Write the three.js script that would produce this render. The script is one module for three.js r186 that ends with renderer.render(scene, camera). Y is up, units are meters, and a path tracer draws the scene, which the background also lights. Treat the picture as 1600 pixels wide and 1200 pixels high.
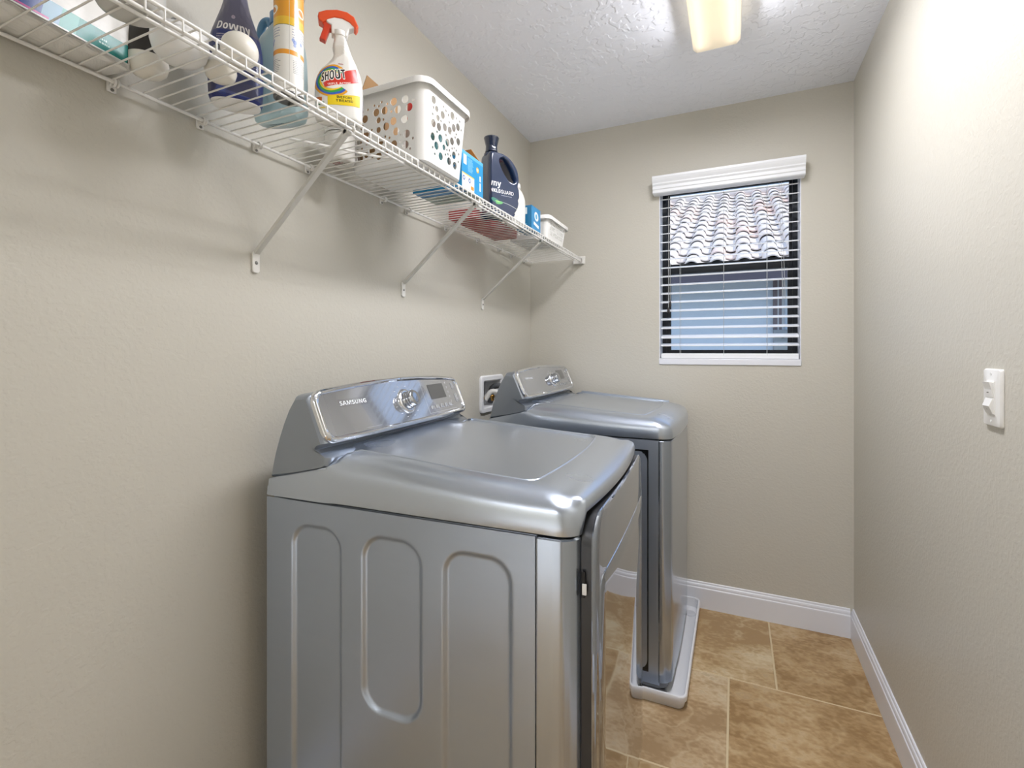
import * as THREE from 'three';
import { RoundedBoxGeometry } from 'three/addons/geometries/RoundedBoxGeometry.js';
import { mergeGeometries, toCreasedNormals } from 'three/addons/utils/BufferGeometryUtils.js';
import { RectAreaLightUniformsLib } from 'three/addons/lights/RectAreaLightUniformsLib.js';

// ------------------------------------------------------------------ camera, sky, sun, exposure
const scene = new THREE.Scene();
const camera = new THREE.PerspectiveCamera(2 * Math.atan(600 / 764) * 180 / Math.PI, 4 / 3, 0.05, 120);
camera.position.set(1.0587, 1.2578, 2.5703);
camera.rotation.set(0, 0.4281, 0);
camera.setViewOffset(1600, 1200, 0, 52, 1600, 1200);      // lens shifted so that verticals stay upright
scene.add(camera);
const renderer = new THREE.WebGLRenderer({ antialias: true });
renderer.toneMapping = THREE.LinearToneMapping;
renderer.toneMappingExposure = 1.6;
renderer.shadowMap.enabled = true;
renderer.shadowMap.type = THREE.PCFSoftShadowMap;
RectAreaLightUniformsLib.init();

const SUN_POWER = 2.0, SKY_POWER = 0.85, TUBE_GLOW = 1.1, FIXTURE_POWER = 24, SIDE_POWER = 18, FILL_POWER = 8.5;
const sun = new THREE.DirectionalLight(0xfff4e4, SUN_POWER);
sun.position.set(9, 13.5, -5.6); sun.target.position.set(1, 2, -6);
sun.castShadow = true; sun.shadow.mapSize.set(2048, 2048);
Object.assign(sun.shadow.camera, { left: -8, right: 8, top: 8, bottom: -8, near: 1, far: 40 });
scene.add(sun, sun.target);

// ------------------------------------------------------------------ random and noise
function rng(seed) { let a = seed >>> 0; return () => { a = (a + 0x6D2B79F5) | 0; let t = Math.imul(a ^ (a >>> 15), 1 | a); t = (t + Math.imul(t ^ (t >>> 7), 61 | t)) ^ t; return ((t ^ (t >>> 14)) >>> 0) / 4294967296; }; }
const lerp = (a, b, t) => a + (b - a) * t, clamp = (x, a = 0, b = 1) => Math.min(b, Math.max(a, x));
const smooth = (a, b, x) => { const t = clamp((x - a) / (b - a)); return t * t * (3 - 2 * t); };
function hash2(x, y, s) { let h = (Math.imul(x, 374761393) + Math.imul(y, 668265263) + Math.imul(s, 974711)) | 0; h = Math.imul(h ^ (h >>> 13), 1274126177); return ((h ^ (h >>> 16)) >>> 0) / 4294967296; }
function vnoise(x, y, px, py, s) {           // value noise that repeats every px, py cells
  const xi = Math.floor(x), yi = Math.floor(y), fx = x - xi, fy = y - yi, w = (v, p) => ((v % p) + p) % p;
  const u = fx * fx * (3 - 2 * fx), v = fy * fy * (3 - 2 * fy);
  const a = hash2(w(xi, px), w(yi, py), s), b = hash2(w(xi + 1, px), w(yi, py), s), c = hash2(w(xi, px), w(yi + 1, py), s), d = hash2(w(xi + 1, px), w(yi + 1, py), s);
  return lerp(lerp(a, b, u), lerp(c, d, u), v);
}
function fbm(u, v, fx, fy, oct, s) { let t = 0, a = 0.5, n = 0; for (let i = 0; i < oct; i++) { t += a * vnoise(u * fx, v * fy, fx, fy, s + i); n += a; a *= 0.5; fx *= 2; fy *= 2; } return t / n; }
function dataTex(size, fn, { srgb = false, repeat = 1, h = size } = {}) {
  const d = new Uint8Array(size * h * 4);
  for (let j = 0; j < h; j++) for (let i = 0; i < size; i++) {
    const c = fn(i / size, j / h), k = (j * size + i) * 4, arr = Array.isArray(c) ? c : [c, c, c];
    d[k] = clamp(arr[0]) * 255; d[k + 1] = clamp(arr[1]) * 255; d[k + 2] = clamp(arr[2]) * 255; d[k + 3] = 255;
  }
  const t = new THREE.DataTexture(d, size, h);
  t.wrapS = t.wrapT = THREE.RepeatWrapping; t.magFilter = THREE.LinearFilter; t.minFilter = THREE.LinearMipmapLinearFilter; t.generateMipmaps = true;
  if (srgb) t.colorSpace = THREE.SRGBColorSpace;
  t.repeat.set(repeat, repeat); t.needsUpdate = true;
  return t;
}
function canvasTex(w, h, draw) {
  const c = document.createElement('canvas'); c.width = w; c.height = h;
  const g = c.getContext('2d'); draw(g, w, h);
  const t = new THREE.CanvasTexture(c); t.colorSpace = THREE.SRGBColorSpace; t.anisotropy = 8;
  return t;
}

// ------------------------------------------------------------------ sky: air and thin cloud
{
  const W = 512, H = 256, d = new Float32Array(W * H * 4);
  for (let j = 0; j < H; j++) for (let i = 0; i < W; i++) {
    const el = (j / (H - 1) - 0.5) * Math.PI, s = Math.sin(el);
    const cloud = smooth(0.46, 0.66, fbm(i / W, j / H, 8, 8, 5, 31));
    const up = clamp(s), air = [lerp(0.80, 0.28, Math.sqrt(up)), lerp(0.92, 0.50, Math.sqrt(up)), lerp(1.08, 0.95, Math.sqrt(up))];
    const cl = [1.12, 1.15, 1.2], k = (j * W + i) * 4;
    for (let q = 0; q < 3; q++) d[k + q] = s < 0 ? [0.30, 0.30, 0.28][q] : lerp(air[q], cl[q], 0.75 * cloud);
    d[k + 3] = 1;
  }
  const t = new THREE.DataTexture(d, W, H, THREE.RGBAFormat, THREE.FloatType);
  t.mapping = THREE.EquirectangularReflectionMapping; t.magFilter = THREE.LinearFilter; t.needsUpdate = true;
  scene.background = t; scene.backgroundIntensity = SKY_POWER;
}

// ------------------------------------------------------------------ helpers: objects
const taken = {};
function numbered(name) { const n = taken[name] ?? 0; taken[name] = n + 1; return n ? `${name}_${String(n).padStart(3, '0')}` : name; }
function mesh(name, geo, mat, parent = scene) {
  const m = new THREE.Mesh(geo, mat); m.name = parent === scene ? numbered(name) : name; m.castShadow = m.receiveShadow = true; parent.add(m); return m;
}
function thing(name, label, category, pos = [0, 0, 0], turn = 0, group) {
  const o = new THREE.Group(); o.name = numbered(name); o.position.set(...pos); o.rotation.y = turn;
  o.userData = { label, category }; if (group) o.userData.group = group; scene.add(o); return o;
}
function tag(o, label, category, group) { o.userData.label = label; o.userData.category = category; if (group) o.userData.group = group; return o; }
function struct(name, geo, mat) { const m = mesh(name, geo, mat); m.userData.kind = 'structure'; return m; }
function structGroup(name) { const o = new THREE.Group(); o.name = numbered(name); o.userData.kind = 'structure'; scene.add(o); return o; }

// ------------------------------------------------------------------ helpers: geometry
const V = (x, y, z) => new THREE.Vector3(x, y, z);
function box(x0, x1, y0, y1, z0, z1, r = 0) {
  const w = x1 - x0, h = y1 - y0, d = z1 - z0;
  const g = r ? new RoundedBoxGeometry(w, h, d, 3, r) : new THREE.BoxGeometry(w, h, d);
  return g.translate((x0 + x1) / 2, (y0 + y1) / 2, (z0 + z1) / 2);
}
function loft(rings, { cap0 = true, cap1 = true, crease = 0.7, closed = true } = {}) {
  const n = rings[0].length, m = closed ? n + 1 : n, pos = [], uv = [], idx = [];
  rings.forEach((r, k) => { for (let i = 0; i < m; i++) { const p = r[i % n]; pos.push(p.x, p.y, p.z); uv.push(i / (m - 1), k / (rings.length - 1)); } });
  for (let k = 0; k < rings.length - 1; k++) for (let i = 0; i < m - 1; i++) { const a = k * m + i, b = a + 1, c = a + m, d = c + 1; idx.push(a, b, d, a, d, c); }
  const cap = (k, flip) => {
    const c = V(0, 0, 0); rings[k].forEach((p) => c.add(p)); c.divideScalar(n);
    const at = pos.length / 3; pos.push(c.x, c.y, c.z); uv.push(0.5, k ? 1 : 0);
    for (let i = 0; i < n; i++) { const a = k * m + i, b = k * m + (closed ? i + 1 : (i + 1) % n); flip ? idx.push(at, b, a) : idx.push(at, a, b); }
  };
  if (cap0) cap(0, true);
  if (cap1) cap(rings.length - 1, false);
  let vol = 0; const c0 = V(0, 0, 0); for (let i = 0; i < pos.length; i += 3) c0.add(V(pos[i], pos[i + 1], pos[i + 2])); c0.divideScalar(pos.length / 3);
  const A = V(0, 0, 0), B = V(0, 0, 0), C = V(0, 0, 0);
  for (let i = 0; i < idx.length; i += 3) { const [p, q, r] = [A, B, C].map((v, j) => v.fromArray(pos, idx[i + j] * 3).sub(c0)); vol += p.dot(q.clone().cross(r)); }
  if (vol < 0) for (let i = 0; i < idx.length; i += 3) [idx[i], idx[i + 1]] = [idx[i + 1], idx[i]];
  const g = new THREE.BufferGeometry();
  g.setAttribute('position', new THREE.Float32BufferAttribute(pos, 3)); g.setAttribute('uv', new THREE.Float32BufferAttribute(uv, 2)); g.setIndex(idx);
  if (crease !== null) return toCreasedNormals(g, crease);
  g.computeVertexNormals();
  if (closed) { const N = g.attributes.normal; for (let k = 0; k < rings.length; k++) { const a = k * m, b = a + n, v = V(N.getX(a) + N.getX(b), N.getY(a) + N.getY(b), N.getZ(a) + N.getZ(b)).normalize(); N.setXYZ(a, v.x, v.y, v.z); N.setXYZ(b, v.x, v.y, v.z); } }
  return g;
}
function surf(nu, nv, fn, crease = null) {   // grid surface, fn(u, v) -> [x, y, z, tu, tv]
  const pos = [], uv = [], idx = [];
  for (let j = 0; j <= nv; j++) for (let i = 0; i <= nu; i++) { const p = fn(i / nu, j / nv); pos.push(p[0], p[1], p[2]); uv.push(p[3] ?? i / nu, p[4] ?? j / nv); }
  for (let j = 0; j < nv; j++) for (let i = 0; i < nu; i++) { const a = j * (nu + 1) + i, b = a + 1, c = a + nu + 1, d = c + 1; idx.push(a, b, d, a, d, c); }
  const g = new THREE.BufferGeometry();
  g.setAttribute('position', new THREE.Float32BufferAttribute(pos, 3)); g.setAttribute('uv', new THREE.Float32BufferAttribute(uv, 2)); g.setIndex(idx);
  if (crease !== null) return toCreasedNormals(g, crease);
  g.computeVertexNormals(); return g;
}
function rrect(a0, a1, b0, b1, rad, { k = 6, front = 24, side = 14, bow = 0 } = {}) {   // [a, b] outline; a1 is the bowed edge
  const [r10, r11, r01, r00] = Array.isArray(rad) ? rad : [rad, rad, rad, rad], P = [];
  const arc = (ca, cb, r, s) => { for (let i = 0; i <= k; i++) { const t = s + (i / k) * Math.PI / 2; P.push([ca + r * Math.cos(t), cb + r * Math.sin(t)]); } };
  const line = (p, q, n) => { for (let i = 1; i < n; i++) P.push([lerp(p[0], q[0], i / n), lerp(p[1], q[1], i / n)]); };
  arc(a1 - r10, b0 + r10, r10, -Math.PI / 2); line([a1, b0 + r10], [a1, b1 - r11], front);
  arc(a1 - r11, b1 - r11, r11, 0); line([a1 - r11, b1], [a0 + r01, b1], side);
  arc(a0 + r01, b1 - r01, r01, Math.PI / 2); line([a0, b1 - r01], [a0, b0 + r00], 4);
  arc(a0 + r00, b0 + r00, r00, Math.PI); line([a0 + r00, b0], [a1 - r10, b0], side);
  const bm = (b0 + b1) / 2, bh = (b1 - b0) / 2;
  if (bow) for (const p of P) { const w = smooth(0.55, 1, (p[0] - a0) / (a1 - a0)); p[0] += bow * w * (1 - ((p[1] - bm) / bh) ** 2); }
  return P;
}
function tube(points, r, seg = 24, rad = 8, closed = false, tension = 0.5) {
  return new THREE.TubeGeometry(new THREE.CatmullRomCurve3(points, closed, 'catmullrom', tension), seg, r, rad, closed);
}
function rod(a, b, r, n = 8) {
  const d = b.clone().sub(a), g = new THREE.CylinderGeometry(r, r, d.length(), n);
  g.applyQuaternion(new THREE.Quaternion().setFromUnitVectors(V(0, 1, 0), d.clone().normalize()));
  return g.translate((a.x + b.x) / 2, (a.y + b.y) / 2, (a.z + b.z) / 2);
}
function extrude(shape, depth, bevel = 0, seg = 3, curve = 16) {
  return new THREE.ExtrudeGeometry(shape, { depth, bevelEnabled: bevel > 0, bevelSize: bevel, bevelThickness: bevel, bevelSegments: seg, curveSegments: curve });
}
function polyShape(P, curved = false) { const s = new THREE.Shape(); if (curved) { s.moveTo(...P[0]); s.splineThru(P.slice(1).map((p) => new THREE.Vector2(...p))); } else P.forEach((p, i) => i ? s.lineTo(...p) : s.moveTo(...p)); s.closePath(); return s; }
function lathe(P, n = 40) {      // profile [radius, height], always turned so that it faces outwards
  let s = 0; for (let i = 1; i < P.length; i++) s += (P[i][0] + P[i - 1][0]) * (P[i][1] - P[i - 1][1]);
  return new THREE.LatheGeometry((s < 0 ? [...P].reverse() : P).map((p) => new THREE.Vector2(...p)), n);
}
function merge(list) { return mergeGeometries(list.map((g) => { const h = g.index ? g.toNonIndexed() : g; for (const k of Object.keys(h.attributes)) if (!['position', 'normal', 'uv'].includes(k)) h.deleteAttribute(k); return h; })); }
// bottle body: stations [y, left, right, halfDepth, roundness]; front is +z, right is +x
const BN = 48;
function bottlePoint(s, a, out = 0) {
  const [, l, r, d, n = 2.4] = s, cx = (l + r) / 2, rx = (r - l) / 2 + out, rz = d + out, c = Math.cos(a), q = Math.sin(a);
  return V(cx + rx * Math.sign(c) * Math.abs(c) ** (2 / n), s[0], rz * Math.sign(q) * Math.abs(q) ** (2 / n));
}
function spline(S, per = 4) {   // finer stations by Catmull-Rom
  const out = [], at = (i) => S[clamp(i, 0, S.length - 1)];
  for (let i = 0; i < S.length - 1; i++) for (let k = 0; k < per; k++) {
    const t = k / per, [p0, p1, p2, p3] = [at(i - 1), at(i), at(i + 1), at(i + 2)];
    out.push([0, 1, 2, 3, 4].map((q) => { const g = (p) => p[q] ?? 2.4, m1 = (g(p2) - g(p0)) / 2, m2 = (g(p3) - g(p1)) / 2; return q === 0 ? lerp(g(p1), g(p2), t) : (2 * t ** 3 - 3 * t * t + 1) * g(p1) + (t ** 3 - 2 * t * t + t) * m1 + (-2 * t ** 3 + 3 * t * t) * g(p2) + (t ** 3 - t * t) * m2; }));
  }
  out.push(S[S.length - 1]); return out;
}
function bottle(S) { return loft(S.map((s) => Array.from({ length: BN }, (_, i) => bottlePoint(s, (i / BN) * Math.PI * 2))), { crease: 0.9 }); }
function sampleStation(S, y) { let i = 0; while (i < S.length - 2 && S[i + 1][0] < y) i++; const a = S[i], b = S[i + 1], t = clamp((y - a[0]) / (b[0] - a[0])); return [y, ...[1, 2, 3, 4].map((q) => lerp(a[q] ?? 2.4, b[q] ?? 2.4, t))]; }
function bottleLabel(S, y0, y1, a0, a1, out = 0.0006, nu = 28, nv = 20) {
  return surf(nu, nv, (u, v) => { const a = lerp(a0, a1, u), s = sampleStation(S, lerp(y0, y1, v)), p = bottlePoint(s, a, out); return [p.x, p.y, p.z, (Math.cos(a0) - Math.cos(a)) / (Math.cos(a0) - Math.cos(a1)), v]; });
}

// ------------------------------------------------------------------ materials
const std = (color, roughness = 0.5, o = {}) => new THREE.MeshStandardMaterial({ color, roughness, ...o });
const phys = (color, roughness = 0.5, o = {}) => new THREE.MeshPhysicalMaterial({ color, roughness, ...o });
const peel = dataTex(512, (u, v) => { const n = fbm(u, v, 48, 48, 3, 5), m = fbm(u, v, 14, 14, 2, 9); return smooth(0.35, 0.75, n) * 0.75 + m * 0.25; });
const knock = dataTex(512, (u, v) => { const n = fbm(u, v, 22, 22, 3, 41), m = fbm(u, v, 60, 60, 2, 43); return smooth(0.48, 0.60, n) * 0.8 + m * 0.2; });
const grain = dataTex(512, (u, v) => fbm(u, v, 16, 16, 4, 77));
function withRepeat(t, a, b = a) { const c = t.clone(); c.repeat.set(a, b); c.needsUpdate = true; return c; }
const wallBump = withRepeat(peel, 3.2);
const M = {
  wall: phys('#cdc9bd', 0.40, { bumpMap: wallBump, bumpScale: 0.00036, specularIntensity: 0.6 }),
  ceiling: std('#f5f8ff', 0.9, { bumpMap: withRepeat(knock, 1.7), bumpScale: 0.0018 }),
  trim: phys('#eceef4', 0.32),
  white: phys('#eeeeec', 0.4),
  wire: phys('#eceae4', 0.35, { clearcoat: 0.3 }),
  bracket: phys('#d9d7cf', 0.4),
  screw: std('#8d8d8a', 0.35, { metalness: 0.9 }),
  grout: std('#d8c5a0', 0.9),
  bronze: phys('#141a22', 0.4),
  glass: phys('#ffffff', 0, { transmission: 1, thickness: 0, ior: 1.5, specularIntensity: 0.08 }),
  slat: phys('#f1f3f5', 0.35),
  cord: std('#c6c8c8', 0.8),
  tassel: std('#2c241e', 0.5),
  brass: std('#c0924a', 0.3, { metalness: 1 }),
  chrome: std('#e4e6ea', 0.09, { metalness: 1 }),
  black: std('#08080a', 0.55),
  gloss: phys('#1a1b1e', 0.08),
};
// uv of a merged or extruded geometry taken in metres from two axes
function metreUV(g, a, b) { const p = g.attributes.position, uv = new Float32Array(p.count * 2); for (let i = 0; i < p.count; i++) { uv[2 * i] = p.getComponent(i, a); uv[2 * i + 1] = p.getComponent(i, b); } g.setAttribute('uv', new THREE.BufferAttribute(uv, 2)); return g; }

// ------------------------------------------------------------------ the room
const RW = 1.532, RH = 2.44, RD = 3.3;           // width, height, depth of the laundry room
const HX0 = -1.3, HX1 = 1.8, HD = 5.2;           // the added passage behind the doorway
function wallPlate(w, h, holes, thick) {          // in the xy plane, extruded to +z
  const s = new THREE.Shape(); s.moveTo(0, 0); s.lineTo(w, 0); s.lineTo(w, h); s.lineTo(0, h); s.closePath();
  for (const [x0, x1, y0, y1] of holes) { const p = new THREE.Path(); p.moveTo(x0, y0); p.lineTo(x0, y1); p.lineTo(x1, y1); p.lineTo(x1, y0); p.closePath(); s.holes.push(p); }
  return extrude(s, thick);
}
const WX0 = 0.708, WX1 = 1.332, WY0 = 1.2, WY1 = 2.14;      // window opening
struct('wall_back', metreUV(wallPlate(RW + 0.3, RH, [[WX0 + 0.15, WX1 + 0.15, WY0, WY1]], 0.2).translate(-0.15, 0, -0.2), 0, 1), M.wall);
struct('wall_left', metreUV(wallPlate(RD, RH, [[RD - 0.583, RD - 0.397, 0.995, 1.115]], 0.12).rotateY(Math.PI / 2).translate(-0.12, 0, RD), 2, 1), M.wall);
struct('wall_right', metreUV(box(RW, RW + 0.12, 0, RH, 0, RD), 2, 1), M.wall);
struct('wall_front', metreUV(merge([box(-0.12, 0.06, 0, RH, RD, RD + 0.12), box(1.20, RW + 0.12, 0, RH, RD, RD + 0.12), box(0.06, 1.20, 2.2, RH, RD, RD + 0.12)]), 0, 1), M.wall);
struct('ceiling', metreUV(box(-0.15, RW + 0.15, RH, RH + 0.12, -0.2, RD + 0.12), 0, 2), M.ceiling);
// unseen passage behind the camera, added to carry fill light
struct('wall_hall_left', metreUV(box(HX0 - 0.1, HX0, 0, RH, RD + 0.12, HD), 2, 1), M.wall);
struct('wall_hall_right', metreUV(box(HX1, HX1 + 0.1, 0, RH, RD + 0.12, HD), 2, 1), M.wall);
struct('wall_hall_front', metreUV(box(HX0 - 0.1, HX1 + 0.1, 0, RH, HD, HD + 0.1), 0, 1), M.wall);
struct('wall_hall_back', metreUV(merge([box(HX0 - 0.1, -0.12, 0, RH, RD, RD + 0.12), box(RW + 0.12, HX1 + 0.1, 0, RH, RD, RD + 0.12)]), 0, 1), M.wall);
struct('ceiling_hall', metreUV(box(HX0 - 0.1, HX1 + 0.1, RH, RH + 0.12, RD + 0.12, HD + 0.1), 0, 2), M.ceiling);

// floor: grout bed and individual tiles in a third-offset running bond
function tileTex(seed, light, mid, dark, deep) {
  return dataTex(512, (u, v) => {
    const a = u + 0.35 * v, n = fbm(u, v, 5, 5, 5, seed), s = fbm(u, v, 10, 22, 4, seed + 9), f = fbm(u, v, 60, 90, 3, seed + 17), vein = Math.abs(fbm(u, v, 7, 7, 4, seed + 23) - 0.5) * 2;
    let t = clamp((n - 0.3) * 1.5 + (s - 0.5) * 0.8 + (f - 0.5) * 0.9 + 0 * a), c = [0, 1, 2].map((i) => t < 0.5 ? lerp(dark[i], mid[i], t * 2) : lerp(mid[i], light[i], t * 2 - 1));
    const pit = smooth(0.70, 0.80, f * 0.6 + s * 0.5), lightvein = smooth(0.10, 0.0, vein) * 0.35;
    return c.map((x, i) => lerp(lerp(x, deep[i], pit * 0.22), light[i], lightvein));
  }, { srgb: true });
}
const hex = (h) => [1, 3, 5].map((i) => parseInt(h.slice(i, i + 2), 16) / 255);
const tileBump = dataTex(512, (u, v) => 0.6 * fbm(u, v, 10, 22, 4, 210) + 0.4 * fbm(u, v, 70, 70, 2, 230));
const tileMats = [[101, '#dccba9', '#c6ac84', '#ab8d64', '#8a6f4e'], [151, '#d0b892', '#b89a70', '#9b7c54', '#7d6143'], [191, '#d8c6a6', '#c2a884', '#a68a66', '#866c4e']]
  .map(([s, ...c]) => phys('#ffffff', 0.42, { map: tileTex(s, ...c.map(hex)), bumpMap: tileBump, bumpScale: 0.0018, specularIntensity: 0.45 }));
{
  const floor = structGroup('floor'), P = 0.522, G = 0.006, r = rng(12);
  mesh('grout_bed', metreUV(box(-0.15, RW + 0.15, -0.12, -0.0012, -0.2, RD + 0.12), 0, 2), M.grout, floor);
  for (let row = 0; row < 7; row++) {
    const z0 = -0.01 + row * P, shift = 1.2 - row * 0.1635;
    for (let k = -4; k < 4; k++) {
      const x0 = Math.max(shift + k * P + G / 2, 0.0), x1 = Math.min(shift + (k + 1) * P - G / 2, RW), a = Math.max(z0 + G / 2, 0), b = Math.min(z0 + P - G / 2, RD + 0.1);
      if (x1 - x0 < 0.02) continue;
      const g = box(x0, x1, -0.012, 0, a, b, 0.0025), p = g.attributes.position, uv = g.attributes.uv, ox = r(), oy = r(), turn = r() < 0.5;
      for (let i = 0; i < p.count; i++) turn ? uv.setXY(i, p.getX(i) / 0.9 + ox, p.getZ(i) / 0.9 + oy) : uv.setXY(i, -p.getX(i) / 0.9 + ox, p.getZ(i) / 0.9 + oy);
      const pick = row === 0 ? (k === 0 ? 1 : 0) : row === 1 ? (k === 0 ? 1 : 2) : Math.floor(r() * 3);
      mesh('tile', g, tileMats[pick], floor);
    }
  }
  struct('floor_hall', metreUV(box(HX0 - 0.1, HX1 + 0.1, -0.12, 0, RD + 0.12, HD + 0.1), 0, 2), phys('#efefee', 0.5));  // unseen passage floor, made pale to bounce light into the room
}
// baseboards with an ogee top
function baseboard(len) {
  const s = polyShape([[0, 0], [0.014, 0], [0.014, 0.092], [0.0135, 0.097], [0.011, 0.1], [0.0108, 0.108], [0.009, 0.114], [0.0062, 0.117], [0.0055, 0.1235], [0.0035, 0.126], [0, 0.126]]);
  return extrude(s, len);
}
struct('baseboard_back', baseboard(RW - 0.028).rotateY(-Math.PI / 2).translate(RW - 0.014, 0, 0), M.trim);
struct('baseboard_right', baseboard(RD).rotateY(Math.PI).translate(RW, 0, RD), M.trim);
struct('baseboard_left', baseboard(RD), M.trim);

// ------------------------------------------------------------------ window, glass, blind
{
  const win = structGroup('window_1'), zf0 = -0.155, zf1 = -0.105, ym = 1.678;
  const ring = (x0, x1, y0, y1, t, z0, z1) => [box(x0, x0 + t, y0, y1, z0, z1), box(x1 - t, x1, y0, y1, z0, z1), box(x0 + t, x1 - t, y0, y0 + t, z0, z1), box(x0 + t, x1 - t, y1 - t, y1, z0, z1)];
  mesh('window_frame', merge(ring(WX0, WX1, WY0 + 0.018, WY1, 0.024, zf0, zf1)), M.bronze, win);
  mesh('window_sash', merge([...ring(WX0 + 0.024, WX1 - 0.024, WY0 + 0.042, ym + 0.02, 0.02, zf0 + 0.022, zf1 - 0.004), box(WX0 + 0.024, WX1 - 0.024, ym - 0.022, ym + 0.03, zf0 + 0.018, zf1, 0.003)]), M.bronze, win);
  mesh('window_sash', merge(ring(WX0 + 0.024, WX1 - 0.024, ym + 0.01, WY1 - 0.024, 0.012, zf0, zf0 + 0.02)), M.bronze, win);
  mesh('pane', box(WX0 + 0.04, WX1 - 0.04, WY0 + 0.06, ym, -0.127, -0.126), M.glass, win);
  mesh('pane', box(WX0 + 0.034, WX1 - 0.034, ym + 0.02, WY1 - 0.034, -0.147, -0.146), M.glass, win);
  for (const [a, b] of [[WX0, WX0 + 0.0035], [WX1 - 0.0035, WX1]]) mesh('window_jamb', box(a, b, WY0 + 0.018, WY1, zf1, 0.0005), M.trim, win);
  mesh('window_bar', box(WX0 + 0.03, WX1 - 0.03, 2.078, 2.094, zf0 + 0.001, zf0 + 0.019), M.bronze, win);
  mesh('window_sill', box(WX0 - 0.001, WX1 + 0.001, WY0 - 0.012, WY0 + 0.018, -0.15, 0.006, 0.004), M.trim, win);
}
{
  const b = thing('window_blind', 'white horizontal slat blind with moulded valance, hanging in the window', 'window blind', [1.02, 1.22, -0.04]);
  const at = (g) => g.translate(-1.02, -1.22, 0.04);
  const prof = polyShape([[0.0, 0.0], [0.052, 0], [0.056, 0.004], [0.056, 0.016], [0.060, 0.020], [0.060, 0.034], [0.066, 0.042], [0.066, 0.048], [0.073, 0.060], [0.077, 0.070], [0.077, 0.080], [0, 0.080]]);
  mesh('valance', at(extrude(prof, 0.66).rotateY(-Math.PI / 2).translate(1.3435, 2.0415, -0.0)), M.slat, b);
  mesh('headrail', at(box(WX0 + 0.008, WX1 - 0.008, 2.078, 2.115, -0.068, -0.012, 0.002)), M.slat, b);
  const slat = extrude(polyShape([[-0.025, -0.0013], [-0.012, -0.0004], [0, 0], [0.012, -0.0004], [0.025, -0.0013], [0.025, 0.0013], [0.012, 0.0022], [0, 0.0026], [-0.012, 0.0022], [-0.025, 0.0013]]), 0.612, 0.0004, 1).rotateY(Math.PI / 2).translate(-0.306, 0, 0);
  const pitch = 0.0438, y0 = 1.288;
  for (let i = 0; i < 18; i++) {
    const m = mesh('slat', slat, M.slat, b); m.position.set(0, y0 - 1.22 + i * pitch, 0); m.rotation.x = 0.245 + (i === 1 ? 0.12 : 0);
    if (i === 1) m.position.y -= 0.002;
  }
  mesh('bottom_rail', at(box(WX0 + 0.007, WX1 - 0.007, 1.219, 1.2445, -0.066, -0.014, 0.003)), M.slat, b);
  for (const x of [0.806, 1.008, 1.196]) {
    for (const z of [-0.066, -0.014]) mesh('ladder_cord', at(rod(V(x, 1.235, z), V(x, 2.04, z), 0.0008, 5)), M.cord, b);
  }
  for (const [x, yb] of [[0.752, 1.475], [0.760, 1.507]]) {
    const c = mesh('lift_cord', at(rod(V(x, yb, -0.008), V(x, 2.04, -0.009), 0.0011, 6)), M.cord, b);
    mesh('tassel', at(lathe([[0.0005, 0], [0.006, 0.001], [0.007, 0.006], [0.0055, 0.02], [0.003, 0.028], [0.0005, 0.029]], 14).translate(x, yb - 0.027, -0.008)), M.tassel, c);
  }
  for (const x of [1.244, 1.253]) mesh('tilt_cord', at(rod(V(x + 0.016, 1.50, -0.008), V(x, 2.04, -0.009), 0.001, 6)), M.cord, b);
}

// ------------------------------------------------------------------ ceiling light (tubes inside a prismatic lens)
{
  const x0 = 0.914, x1 = 1.079, z0 = 0.637, z1 = 1.862, t = thing('ceiling_light', 'long fluorescent ceiling light with a glowing cream plastic lens', 'ceiling light', [(x0 + x1) / 2, RH, (z0 + z1) / 2]);
  const at = (g) => g.translate(-(x0 + x1) / 2, -RH, -(z0 + z1) / 2), body = std('#f4f2ea', 0.5);
  mesh('light_housing', at(box(x0 + 0.012, x1 - 0.012, RH - 0.03, RH - 0.0005, z0 + 0.004, z1 - 0.004, 0.004)), body, t);
  const lens = phys('#fffaf0', 1.0, { transmission: 0.6, thickness: 0 }), o = [[x0, RH - 0.026], [x0 + 0.003, RH - 0.066], [x0 + 0.016, RH - 0.079], [x1 - 0.016, RH - 0.079], [x1 - 0.003, RH - 0.066], [x1, RH - 0.026]];
  const n = 3, rings = [0, 1].map((e) => o.map(([x, y]) => V(x, y, e ? z1 : z0)));
  mesh('light_lens', at(loft(rings, { closed: false, cap0: true, cap1: true, crease: 0.3 })), lens, t);
  const glow = std('#ffffff', 0.6, { emissive: new THREE.Color('#fff1da'), emissiveIntensity: TUBE_GLOW });
  for (const x of [x0 + 0.03, x1 - 0.03]) mesh('fluorescent_tube', at(rod(V(x, RH - 0.060, z0 + 0.02), V(x, RH - 0.060, z1 - 0.02), 0.0127, 14)), glow, t);
  const lamp = new THREE.RectAreaLight('#f8f8ff', FIXTURE_POWER, x1 - x0 - 0.03, z1 - z0 - 0.03);
  lamp.position.set((x0 + x1) / 2, RH - 0.081, (z0 + z1) / 2); lamp.lookAt((x0 + x1) / 2, 0, (z0 + z1) / 2); scene.add(lamp);
  for (const s of [-1, 1]) {   // the glowing long sides of the wrap-round lens
    const l = new THREE.RectAreaLight('#f8f8ff', SIDE_POWER, z1 - z0 - 0.03, 0.030), x = s < 0 ? x0 - 0.006 : x1 + 0.006;
    l.position.set(x, RH - 0.062, (z0 + z1) / 2); l.lookAt(x + s, RH - 0.062 - 0.76, (z0 + z1) / 2); scene.add(l);
  }
}
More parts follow.
